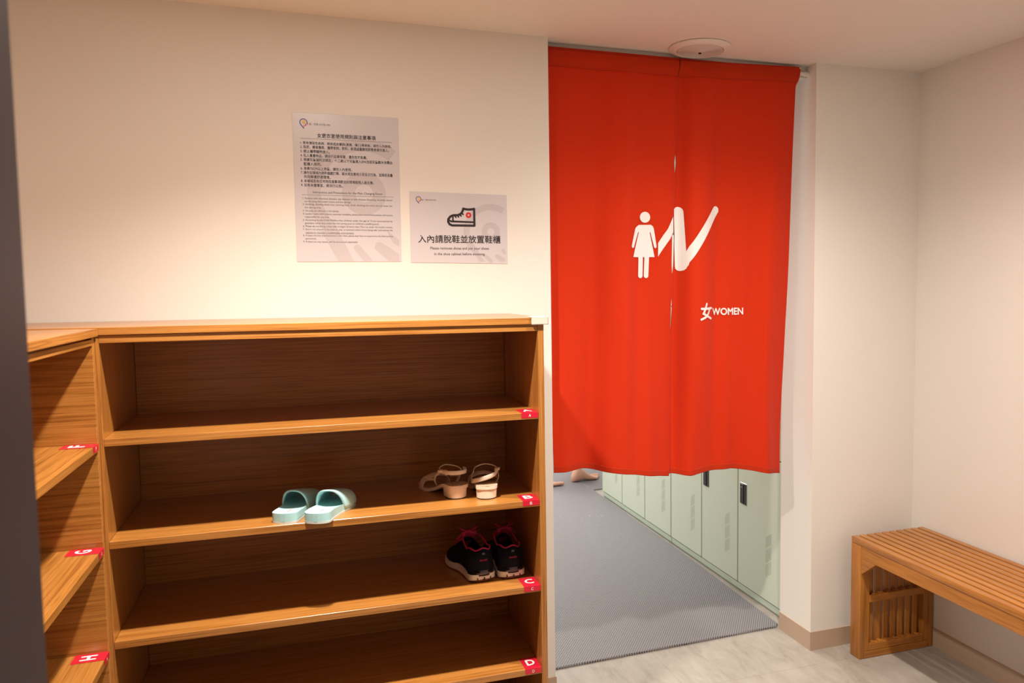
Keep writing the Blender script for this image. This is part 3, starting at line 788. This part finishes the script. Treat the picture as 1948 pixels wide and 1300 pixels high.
# ---------------------------------------------------------------- footwear
def sole(bm, hw, length, ztop, zbot, mi=0, n=30, m=10, cx=lambda t: 0.0, mit=None, exp_=0.5):
    """solid sole: hw(t) half width, cx(t) centre line, ztop/zbot(t, s); y runs from heel to toe"""
    top = []; bot = []
    ts = [0.5 - 0.5 * cos(pi * i / n) for i in range(n + 1)]
    for t in ts:
        T = []; B = []
        for j in range(m + 1):
            s = -1 + 2 * j / m
            x = cx(t) + s * hw(t)
            T.append(bm.verts.new((x, t * length, ztop(t, s)))); B.append(bm.verts.new((x, t * length, zbot(t, s))))
        top.append(T); bot.append(B)
    for i in range(n):
        for j in range(m):
            f = bm.faces.new((top[i][j], top[i][j + 1], top[i + 1][j + 1], top[i + 1][j])); f.material_index = mi if mit is None else mit
            f = bm.faces.new((bot[i][j], bot[i + 1][j], bot[i + 1][j + 1], bot[i][j + 1])); f.material_index = mi
        for j in (0, m):
            f = bm.faces.new((top[i][j], top[i + 1][j], bot[i + 1][j], bot[i][j])); f.material_index = mi
    for i in (0, n):
        for j in range(m):
            f = bm.faces.new((top[i][j], top[i][j + 1], bot[i][j + 1], bot[i][j])); f.material_index = mi
def foot_hw(heel, waist, ball):
    def h(t):
        if t < 0.5: b = heel + (waist - heel) * (t / 0.42) ** 1.5 if t < 0.42 else waist + (ball - waist) * ((t - 0.42) / 0.28) ** 1.2 * 0.4
        else: b = waist + (ball - waist) * min(1, (t - 0.42) / 0.28) ** 1.0
        if 0.42 <= t <= 0.70: b = waist + (ball - waist) * (0.5 - 0.5 * cos(pi * (t - 0.42) / 0.28))
        if t > 0.70: b = ball * (1 - 0.06 * (t - 0.7) / 0.3)
        e = 1.0
        if t < 0.12: e = sqrt(max(0, 1 - ((0.12 - t) / 0.12) ** 3.0))
        if t > 0.78: e = sqrt(max(0, 1 - ((t - 0.78) / 0.22) ** 2.3))
        return max(0.006, b * e)
    return h
def slide(x, y, z, ang, side, label):
    L = 0.252
    t = thing('slide_sandal', (x, y, z), label, 'sandal', 'mint slides on shelf B', rotz=-radians(ang))
    hw = foot_hw(0.0365, 0.0365, 0.0475)
    cxf = lambda u: side * 0.006 * sin(pi * min(1, max(0, (u - 0.25) / 0.75)))
    bm = bmesh.new()
    zt = lambda u, s: 0.0275 - 0.006 * min(1, max(0, (u - 0.2) / 0.5)) - 0.0055 * (1 - abs(s) ** 3) * min(1.0, u / 0.12) + 0.004 * max(0, u - 0.85) / 0.15
    sole(bm, hw, L, zt, lambda u, s: 0.004 + 0.008 * max(0, (u - 0.8) / 0.2) ** 2, cx=cxf)
    finish('footbed', bm, 'mint', t, True, True, 45)
    bm = bmesh.new()
    sole(bm, lambda u: hw(u) * 1.02, L, lambda u, s: 0.0055 + 0.008 * max(0, (u - 0.8) / 0.2) ** 2, lambda u, s: 0.0 + 0.008 * max(0, (u - 0.8) / 0.2) ** 2, cx=cxf)
    finish('outsole', bm, 'sole_grey', t, True, True, 45)
    # wide band over the forefoot
    bm = bmesh.new(); rows = []; NU, NV = 16, 28
    for i in range(NU + 1):
        u = i / NU
        row = []
        for j in range(NV + 1):
            a = pi * j / NV
            yy = 0.112 + 0.118 * u - 0.018 * (sin(a)) * (1 - u) + 0.006 * sin(a) * u
            if side * cos(a) < 0: yy += 0.010 * abs(cos(a)) * (1 - u)
            w_ = hw(min(0.999, yy / L)) + 0.0035
            hgt = (0.060 - 0.022 * u - 0.006 * u * u)
            c_, s_ = cos(a), sin(a)
            xx = cxf(yy / L) - (abs(c_) ** 0.75) * (1 if c_ > 0 else -1) * w_
            zz = 0.010 + (s_ ** 0.85 if s_ > 0 else 0) * hgt
            row.append(bm.verts.new((xx, yy, zz)))
        rows.append(row)
    for a, b in zip(rows, rows[1:]):
        for j in range(NV): bm.faces.new((a[j], a[j + 1], b[j + 1], b[j]))
    o = finish('strap', bm, ['mint', 'mint_dark'], t, True, True)
    s = o.modifiers.new('thickness', 'SOLIDIFY'); s.thickness = 0.0045; s.offset = -1; s.material_offset = 0
    # faded pink print on the heel of the footbed
    bm = bmesh.new()
    for k in range(7):
        yy = 0.040 + k * 0.0062
        zf = zt(yy / L, 0) + 0.0006
        for (p, q) in (((-0.004, 0), (0.004, 0)), ((-0.004, 0), (-0.004, 0.0035)), ((0.004, 0), (0.004, 0.0035)))[:1 + (k * 2) % 3]:
            stroke2d(bm, [(p[0], yy + p[1]), (q[0], yy + q[1])], 0.0020, lambda a_, b_: (a_, b_, zf), caps=(0, 0))
    finish('footbed_print', bm, 'pink_print', t, local=True)['label'] = 'faded pink print'
    t.scale = (0.88, 0.83, 0.92)
    return t
ZS = 0.7765
slide(0.0845, -0.3950, ZS + 0.0002, 20, -1, 'left slide of the mint green pair on the second shelf')
slide(0.1590, -0.4230, ZS + 0.0002, 21, 1, 'right slide of the mint pair, heel overhanging the front of the second shelf')

def heel_sandal(x, y, z, ang, side, label):
    """block-heeled nude sandal with toe strap, joined side straps and a buckled ankle strap; outer side = side"""
    L = 0.232
    t = thing('heeled_sandal', (x, y, z), label, 'sandal', 'nude heeled sandals on shelf B', rotz=-radians(ang))
    hw = foot_hw(0.028, 0.026, 0.040)
    drop = lambda u: 0.036 * (1 - min(1, max(0, (u - 0.22) / 0.42)) ** 1.0 * 1.0) if u < 0.64 else 0.0
    sm = lambda u: 0.036 * (0.5 + 0.5 * cos(pi * min(1, max(0, (u - 0.18) / 0.46)))) + 0.004 * max(0, (u - 0.8) / 0.2)
    bm = bmesh.new()
    sole(bm, hw, L, lambda u, s: sm(u) + 0.0115, lambda u, s: sm(u) + 0.0035, 0)
    finish('sole_edge', bm, 'nude', t, True, True, 45)
    bm = bmesh.new()
    sole(bm, lambda u: hw(u) * 0.93, L * 0.985, lambda u, s: sm(u) + 0.0128 , lambda u, s: sm(u) + 0.0100, 0)
    finish('insole', bm, 'nude_in', t, True, True, 45)
    bm = bmesh.new()
    sole(bm, lambda u: hw(u), L, lambda u, s: sm(u) + 0.0036, lambda u, s: max(0.0, sm(u)), 0)
    finish('outsole', bm, 'nude', t, True, True, 45)
    bm = bmesh.new()
    pts = []
    for k in range(25):
        a = pi * k / 24
        pts.append((0.0265 * cos(pi + a), 0.029 - 0.0265 * sin(a) * 1.02))
    pts += [(0.0245, 0.060), (-0.0245, 0.060)]
    for z0, z1, sc0, sc1, mi in ((0.0, 0.0035, 0.93, 0.93, 1), (0.0035, 0.0365, 0.95, 1.0, 0)):
        A = [bm.verts.new((px * sc0, 0.03 + (py - 0.03) * sc0, z0)) for px, py in pts]; B = [bm.verts.new((px * sc1, 0.03 + (py - 0.03) * sc1, z1)) for px, py in pts]
        for i in range(len(pts)):
            f = bm.faces.new((A[i], A[(i + 1) % len(pts)], B[(i + 1) % len(pts)], B[i])); f.material_index = mi
        f = bm.faces.new(A); f.material_index = mi; f = bm.faces.new(B); f.material_index = mi
    finish('heel', bm, ['nude', 'outsole'], t, True, True, 50)
    def strap(name, pts, wd, up_, parent=t, th=0.0022):
        # smooth the path
        P = [Vector(p) for p in pts]; Q = []
        for i in range(len(P) - 1):
            p0, p1, p2, p3 = P[max(i - 1, 0)], P[i], P[i + 1], P[min(i + 2, len(P) - 1)]
            for k in range(8):
                u = k / 8
                Q.append(0.5 * ((2 * p1) + (p2 - p0) * u + (2 * p0 - 5 * p1 + 4 * p2 - p3) * u * u + (3 * p1 - p0 - 3 * p2 + p3) * u ** 3))
        Q.append(P[-1])
        bm = bmesh.new(); tube(bm, Q, 0.003, 8, 0, (wd, th, up_)); return finish(name, bm, 'nude', parent, True, True)
    o_ = side
    strap('toe_strap', [(-0.040, 0.172, 0.010), (-0.036, 0.168, 0.034), (-0.012, 0.160, 0.052), (0.012, 0.160, 0.052), (0.036, 0.168, 0.034), (0.040, 0.172, 0.010)], 0.026, (0, 1, 0.3))
    strap('side_strap', [(o_ * 0.030, 0.092, 0.036), (o_ * 0.036, 0.088, 0.052), (o_ * 0.035, 0.082, 0.072), (o_ * 0.030, 0.060, 0.091)], 0.011, (0, 1, 0.2))
    strap('side_strap', [(-o_ * 0.028, 0.092, 0.034), (-o_ * 0.034, 0.088, 0.050), (-o_ * 0.034, 0.080, 0.068), (-o_ * 0.030, 0.062, 0.084)], 0.011, (0, 1, 0.2))
    strap('link_strap', [(o_ * 0.035, 0.088, 0.056), (o_ * 0.039, 0.120, 0.050), (o_ * 0.039, 0.155, 0.040)], 0.009, (0, 0, 1))
    strap('link_strap', [(-o_ * 0.034, 0.086, 0.055), (-o_ * 0.037, 0.120, 0.050), (-o_ * 0.038, 0.155, 0.040)], 0.009, (0, 0, 1))
    ank = []
    for k in range(13):
        a = pi * k / 12
        f_ = k / 12
        wx = 0.030 + (0.007 * f_ if o_ > 0 else 0.004 * f_)
        ank.append((o_ * wx * cos(a), 0.060 - 0.054 * sin(a) ** 0.8 + (0.012 * f_ if o_ > 0 else 0), 0.091 - (0.042 if o_ > 0 else 0.002) * f_ ** 1.2 + 0.002 * sin(a)))
    an = strap('ankle_strap', ank, 0.0150, (0, 0, 1))
    bm = bmesh.new(); box(bm, o_ * 0.0255 - 0.003, o_ * 0.0255 + 0.003, 0.030, 0.046, 0.0815, 0.0995, 0.002)
    finish('buckle', bm, 'nude', an, True, True, 40)
    strap('strap_tip', [(o_ * 0.030, 0.052, 0.091), (o_ * 0.0345, 0.056, 0.091), (o_ * 0.037, 0.064, 0.0905)], 0.011, (0, 0, 1), an)
    strap('front_ankle_strap', [(o_ * 0.030, 0.060, 0.092), (o_ * 0.024, 0.082, 0.097), (0, 0.098, 0.100), (-o_ * 0.024, 0.084, 0.094), (-o_ * 0.030, 0.062, 0.086)], 0.004, (0, 0, 1))
    t.scale = (1.06, 0.94, 0.78)
    return t
heel_sandal(0.5350, -0.3230, ZS + 0.0002, -17, -1, 'left sandal of the nude block-heeled pair, toe turned away to the left')
heel_sandal(0.5985, -0.3560, ZS + 0.0002, 8, 1, 'right sandal of the nude block-heeled pair, ankle strap buckled on its right')

def sneaker(x, y, z, ang, side, label):
    L = 0.252
    t = thing('running_shoe', (x, y, z), label, 'shoe', 'dark sneakers on shelf C', rotz=-radians(ang))
    hw = foot_hw(0.0345, 0.0315, 0.0445)
    cxf = lambda u: side * 0.007 * sin(pi * min(1, max(0, (u - 0.3) / 0.7)))
    arch = lambda u: 0.010 * bell(u, 0.42, 0.13)
    tw = lambda u, s: 0.0215 + 0.003 * bell(u, 0, 0.1) + arch(u) * 0.5 - 0.006 * max(0, (u - 0.5) / 0.5) + 0.010 * max(0, (u - 0.82) / 0.18) ** 2
    spring = lambda u: 0.014 * max(0, (u - 0.75) / 0.25) ** 2 + 0.006 * max(0, (0.10 - u) / 0.10)
    bm = bmesh.new()
    sole(bm, lambda u: hw(u) * 1.06 + 0.002, L, tw, lambda u, s: 0.004 + spring(u), cx=cxf)
    mid = finish('midsole', bm, 'foam_white', t, True, True, 50)
    bm = bmesh.new()
    sole(bm, lambda u: hw(u) * 0.99, L * 0.985, lambda u, s: 0.005 + spring(u) , lambda u, s: 0.0 + spring(u) * 0.85, cx=cxf)
    finish('outsole', bm, 'gum', t, True, True, 50)
    bm = bmesh.new()
    for k, xx in enumerate((-0.019, 0.0, 0.019)):
        u0 = 0.13 - 0.13 * sqrt(max(0, 1 - (abs(xx) / 0.037) ** 2))
        yy = u0 * L
        box(bm, xx - 0.0012, xx + 0.0012, yy - 0.004, yy + 0.006, 0.008, 0.015)
    finish('sole_grooves', bm, 'outsole', mid, local=True)
    # upper
    Hf = lambda u: interp([(1.0, 0.034), (0.93, 0.047), (0.80, 0.058), (0.62, 0.084), (0.50, 0.104), (0.40, 0.099), (0.25, 0.088), (0.10, 0.094), (0.0, 0.100)], u)
    bm = bmesh.new(); N, MM = 40, 36; rows = []
    ts = [0.012 + 0.975 * (0.5 - 0.5 * cos(pi * i / N)) for i in range(N + 1)]
    opn = lambda u: 0.0 if u > 0.52 else 0.80 * sqrt(max(0, 1 - max(0, (u - 0.30) / 0.22) ** 2))
    rim = []
    for u in ts:
        row = []
        e = 2.7 if u < 0.45 else 2.7 - 0.6 * min(1, (u - 0.45) / 0.3)
        w_ = hw(u) * 0.985
        b0 = 0.022
        # heel counter leans in towards the collar
        for j in range(MM + 1):
            a = pi * j / MM; c_, s_ = cos(a), sin(a)
            lean = 1 - 0.16 * max(0, s_) ** 2 * (1 if u < 0.5 else 0.4)
            xx = cxf(u) - (1 if c_ > 0 else -1) * abs(c_) ** (2 / e) * w_ * lean
            zz = b0 + max(0, s_) ** (2 / e) * (Hf(u) - b0)
            yy = u * L + 0.010 * max(0, s_) * bell(u, 0, 0.10)
            row.append(bm.verts.new((xx, yy, zz)))
        rows.append(row)
    for i in range(N):
        for j in range(MM):
            um = (ts[i] + ts[i + 1]) / 2; am = cos(pi * (j + 0.5) / MM)
            if um < 0.50 and abs(am) < opn(um) * 0.93 and um > 0.02: continue
            f = bm.faces.new((rows[i][j], rows[i][j + 1], rows[i + 1][j + 1], rows[i + 1][j]))
    bm.faces.new(rows[0][::-1]) if False else None
    bed = [(v.co.x, v.co.y) for v in ()]
    upper = finish('upper', bm, 'knit', t, True, True)
    s = upper.modifiers.new('thickness', 'SOLIDIFY'); s.thickness = 0.004; s.offset = -1
    # heel counter wall
    bm = bmesh.new(); A = []; B = []; C_ = []
    for k in range(25):
        a = pi * k / 24
        xx = -0.0335 * cos(a); yy = 0.036 - 0.034 * sin(a)
        bump_ = 0.096 + 0.005 * cos(4 * a) * sin(a)
        A.append(bm.verts.new((xx, yy, 0.020))); C_.append(bm.verts.new((xx * 0.96, yy + 0.003, 0.060))); B.append(bm.verts.new((xx * 0.86, yy + 0.007, bump_)))
    for k in range(24):
        bm.faces.new((A[k], A[k + 1], C_[k + 1], C_[k])); bm.faces.new((C_[k], C_[k + 1], B[k + 1], B[k]))
    hc = finish('heel_counter', bm, 'knit', t, True, True)
    s = hc.modifiers.new('thickness', 'SOLIDIFY'); s.thickness = 0.004; s.offset = 1
    # pink binding round the collar
    col = []
    for k in range(0, 25):
        a = pi * k / 24
        col.append((-0.0335 * 0.86 * cos(a), 0.036 - 0.034 * sin(a) + 0.006, 0.0985 + 0.005 * cos(4 * a) * sin(a)))
    pre = [(-0.0205 * 1.05 + cxf(0.5), 0.128, 0.112), (-0.0275, 0.105, 0.108), (-0.0305, 0.080, 0.098), (-0.0305, 0.058, 0.092)]
    post_ = [(-p[0] + 2 * cxf(0.5) * (1 if i == 0 else 0), p[1], p[2]) for i, p in enumerate(pre)][::-1]
    bm = bmesh.new(); tube(bm, pre + col[1:-1] + post_, 0.0026, 8); finish('collar_binding', bm, 'pink', t, True, True)['label'] = 'magenta collar binding'
    bm = bmesh.new()
    sole(bm, lambda u: hw(u * 0.5 + 0.02) * 0.86, L * 0.5, lambda u, s: 0.036, lambda u, s: 0.030, cx=lambda u: cxf(u * 0.5))
    finish('insole', bm, 'knit_in', t, True, True)
    # tongue and laces
    bm = bmesh.new(); rows = []
    for i in range(11):
        u = i / 10
        yy = 0.185 - 0.070 * u; zz = 0.062 + 0.068 * u ** 1.1
        rows.append([bm.verts.new((cxf(0.6) + (j / 6 - 0.5) * (0.036 + 0.008 * u), yy - 0.010 * abs(j / 6 - 0.5) ** 2 * 4 * u, zz - 0.010 * (2 * j / 6 - 1) ** 2)) for j in range(7)])
    for a, b in zip(rows, rows[1:]):
        for j in range(6): bm.faces.new((a[j], a[j + 1], b[j + 1], b[j]))
    o = finish('tongue', bm, 'pink', t, True, True); o['label'] = 'magenta tongue'
    s = o.modifiers.new('thickness', 'SOLIDIFY'); s.thickness = 0.006
    bm = bmesh.new()
    for k in range(5):
        u = k / 4; yy = 0.178 - 0.058 * u; zz = 0.072 + 0.050 * u
        for sg in (-1, 1):
            tube(bm, [(cxf(0.6) - sg * 0.023, yy, zz - 0.006), (cxf(0.6), yy - 0.007, zz + 0.005), (cxf(0.6) + sg * 0.023, yy - 0.012, zz + 0.002)], 0.0022, 6)
    for sg in (-1, 1):
        loop = [(cxf(0.6) + sg * (0.004 + 0.022 * sin(pi * k / 12)), 0.118 - 0.012 * sin(2 * pi * k / 12), 0.127 + 0.016 * sin(pi * k / 12) - 0.010 * (k / 12)) for k in range(13)]
        tube(bm, loop, 0.0019, 6)
        tube(bm, [(cxf(0.6), 0.118, 0.126), (cxf(0.6) + sg * 0.018, 0.116, 0.120), (cxf(0.6) + sg * 0.034, 0.118, 0.104)], 0.0019, 6)
    finish('laces', bm, 'pink', t, True, True)['label'] = 'magenta laces'
    # moulded grey heel piece, pull tab and the line of pink lettering
    bm = bmesh.new(); A = []; B = []
    for k in range(17):
        a = pi * (0.16 + 0.68 * k / 16)
        A.append(bm.verts.new((-0.0365 * cos(a), 0.036 - 0.0385 * sin(a), 0.0235))); B.append(bm.verts.new((-0.0362 * cos(a), 0.036 - 0.0378 * sin(a), 0.0235 + 0.015 * sin(pi * (k + 1) / 18) ** 0.6)))
    for k in range(16): bm.faces.new((A[k], A[k + 1], B[k + 1], B[k]))
    o = finish('heel_cup', bm, 'grey_tpu', hc, True, True); o['label'] = 'shiny grey moulded heel piece'
    s = o.modifiers.new('thickness', 'SOLIDIFY'); s.thickness = 0.002
    def heel_pt(u, v, out=0.0005):
        k = (v - 0.024) / 0.036 if v < 0.060 else 1.0
        k2 = 0.0 if v < 0.060 else min(1, (v - 0.060) / 0.036)
        sc = 1 - 0.04 * k - 0.10 * k2; yo = 0.003 * k + 0.004 * k2
        a = pi / 2 + u / 0.034
        return (-(0.0335 * sc) * cos(a) * 1.0 , 0.036 - 0.034 * sin(a) + yo - 0.004 - out, v)
    bm = bmesh.new(); write(bm, 'SKECHERS', -0.0125, 0.0125, 0.0655, 0.0048, heel_pt, 0, 0.02); finish('heel_lettering', bm, 'pink', hc, local=True)
    bm = bmesh.new(); box(bm, -0.0045, 0.0045, -0.0005 + 0.004, 0.006 + 0.004, 0.080, 0.0905, 0.001); finish('pull_tab', bm, 'grey_tpu', hc, local=True)
    t.scale = (0.98, 0.97, 0.90)
    return t
ZC = 0.5421
sneaker(0.5920, -0.3300, ZC + 0.0002, -7, -1, 'left dark navy sneaker of the pair, its white sole seen along the side')
sneaker(0.6730, -0.3345, ZC + 0.0002, -2.5, 1, 'right shoe of the dark navy sneaker pair, next to the red letter C sticker')

# ---------------------------------------------------------------- person walking behind the curtain
def person():
    t = thing('person', (1.80, 2.73, 0.008), 'person walking barefoot behind the red curtain, only the bare feet showing below its hem', 'person')
    V = []; E = []; Rr = []
    def add(p, r, par=None):
        V.append(p); Rr.append(r)
        if par is not None: E.append((par, len(V) - 1))
        return len(V) - 1
    z0 = 0.008
    pel = add((1.80, 2.72, 0.86), (0.150, 0.105))
    wa = add((1.80, 2.72, 1.00), (0.125, 0.095), pel); ch = add((1.81, 2.72, 1.20), (0.150, 0.105), wa); sh = add((1.81, 2.72, 1.31), (0.10, 0.075), ch)
    nk = add((1.815, 2.72, 1.385), 0.052, sh); hd = add((1.825, 2.72, 1.46), (0.072, 0.075), nk); h2 = add((1.83, 2.72, 1.53), (0.080, 0.085), hd); add((1.828, 2.72, 1.60), (0.055, 0.06), h2)
    # walking towards +x: right leg (nearer the doorway) behind, left leg in front
    for yy, kx, ax_, az in ((2.665, 1.74, 1.595, 0.085), (2.735, 1.89, 1.900, 0.070)):
        hp = add((1.80, yy, 0.80), 0.085, pel); kn = add((kx, yy, 0.45), 0.058, hp); cf = add(((kx * 0.6 + ax_ * 0.4), yy, 0.30), 0.056, kn)
        an = add((ax_, yy, az + z0), 0.036, cf)
    for yy, ex, hx in ((2.55, 1.86, 1.95), (2.89, 1.76, 1.72)):
        s = 1 if yy > 2.72 else -1
        s1 = add((1.81, 2.72 + s * 0.16, 1.29), 0.052, sh); el = add((ex, yy, 1.04), 0.040, s1); wr = add((hx, yy, 0.83), 0.027, el)
        pm = add((hx + 0.01, yy, 0.755), (0.020, 0.036), wr)
        for k in range(4): 
            f1 = add((hx + 0.012 + (k - 1.5) * 0.019, yy, 0.715), 0.0095, pm); f2 = add((hx + 0.016 + (k - 1.5) * 0.019, yy - s * 0.01, 0.680 - 0.006 * (k in (1, 2))), 0.0085, f1)
        add((hx + 0.055, yy - s * 0.012, 0.735), 0.010, pm)
    me = bpy.data.meshes.new('body'); me.from_pydata([Vector(v) - Vector(t.location) for v in V], E, [])
    o = bpy.data.objects.new('body', me); COL.objects.link(o); o.parent = t
    o.modifiers.new('skin', 'SKIN'); sv = me.skin_vertices[0].data
    for i, r in enumerate(Rr): sv[i].radius = r if isinstance(r, tuple) else (r, r)
    sv[0].use_root = True
    o.modifiers.new('smooth', 'SUBSURF').levels = 2
    me.materials.append(M['skin'])
    # make the body a plain mesh and join the modelled feet to it
    dg = bpy.context.evaluated_depsgraph_get(); dg.update()
    me2 = bpy.data.meshes.new_from_object(o.evaluated_get(dg)); bpy.data.objects.remove(o)
    bm = bmesh.new(); bm.from_mesh(me2); me2.materials.clear()
    loc = Vector(t.location)
    def foot(hx, yy, ang, lift, sd):
        """heel at hx, pointing along +x turned by ang"""
        f = bmesh.new(); L = 0.235; N, MM = 22, 20; rings = []
        hwf = lambda u: interp([(1.0, 0.026), (0.9, 0.041), (0.76, 0.047), (0.5, 0.034), (0.3, 0.031), (0.12, 0.033), (0.04, 0.024), (0, 0.008)], u)
        htf = lambda u: interp([(1.0, 0.018), (0.85, 0.026), (0.7, 0.040), (0.5, 0.062), (0.36, 0.085), (0.25, 0.098), (0.12, 0.085), (0.04, 0.05), (0, 0.03)], u)
        for i in range(N + 1):
            u = i / N; w_ = hwf(u); h_ = htf(u); b = 0.012 * bell(u, 0.45, 0.12) * 0.6
            rings.append([f.verts.new((u * L * 0.84, w_ * cos(2 * pi * k / MM), b + h_ * (0.5 + 0.5 * (1 if sin(2 * pi * k / MM) > 0 else -1) * abs(sin(2 * pi * k / MM)) ** 0.7))) for k in range(MM)])
        for a, b in zip(rings, rings[1:]):
            for k in range(MM): f.faces.new((a[k], a[(k + 1) % MM], b[(k + 1) % MM], b[k]))
        f.faces.new(rings[0][::-1]); f.faces.new(rings[-1])
        for k in range(5):
            yy_ = sd * (0.032 - 0.0165 * k); ln = (0.046, 0.044, 0.038, 0.032, 0.026)[k]; r = (0.0125, 0.0092, 0.0086, 0.0082, 0.0085)[k]
            x0 = L * 0.80 - 0.010 * k * (0.5 + 0.2 * k) * 0.6
            tube(f, [(x0 - 0.012, yy_, r + 0.003), (x0 + ln * 0.35, yy_, r + 0.0045), (x0 + ln * 0.7, yy_, r + 0.002), (x0 + ln * 0.92, yy_, r), (x0 + ln, yy_, r * 0.8)], lambda v, r=r: r * (1 if v < 0.75 else (0.85 if v < 0.95 else 0.45)), 10)
        R_ = Matrix.Rotation(ang, 4, 'Z') @ Matrix.Rotation(lift, 4, 'Y')
        for v in f.verts: v.co = (R_ @ v.co) + Vector((hx, yy, 0.008)) - loc
        merge(bm, f, 0)
    foot(1.533, 2.655, 0.10, 0.0, -1)
    foot(1.850, 2.715, 0.20, 0.0, 1)
    finish('body', bm, 'skin', t, True, True)
    # hair, shirt, shorts
    bm = bmesh.new(); bmesh.ops.create_uvsphere(bm, u_segments=24, v_segments=16, radius=1)
    for v in bm.verts: v.co = Vector((1.815 + v.co.x * 0.094, 2.72 + v.co.y * 0.092, 1.575 + v.co.z * 0.085)) - loc
    finish('hair', bm, 'hair', t, True, True)
    def tubeq(name, rows, m):
        q = bmesh.new(); prev = None
        for cx_, cy_, zz, rx, ry in rows:
            ring = [q.verts.new(Vector((cx_ + rx * cos(2 * pi * k / 28), cy_ + ry * sin(2 * pi * k / 28), zz)) - loc) for k in range(28)]
            if prev:
                for k in range(28): q.faces.new((prev[k], prev[(k + 1) % 28], ring[(k + 1) % 28], ring[k]))
            prev = ring
        ob = finish(name, q, m, t, True, True)
        ob.modifiers.new('thickness', 'SOLIDIFY').thickness = 0.004
    tubeq('shirt', [(1.80, 2.72, 0.84, 0.165, 0.185), (1.80, 2.72, 1.00, 0.145, 0.165), (1.81, 2.72, 1.20, 0.165, 0.185), (1.81, 2.72, 1.32, 0.12, 0.16), (1.812, 2.72, 1.36, 0.07, 0.075)], 'shirt')
    tubeq('shorts', [(1.79, 2.72, 0.58, 0.20, 0.19), (1.80, 2.72, 0.72, 0.18, 0.18), (1.80, 2.72, 0.90, 0.155, 0.17)], 'shorts')
person()
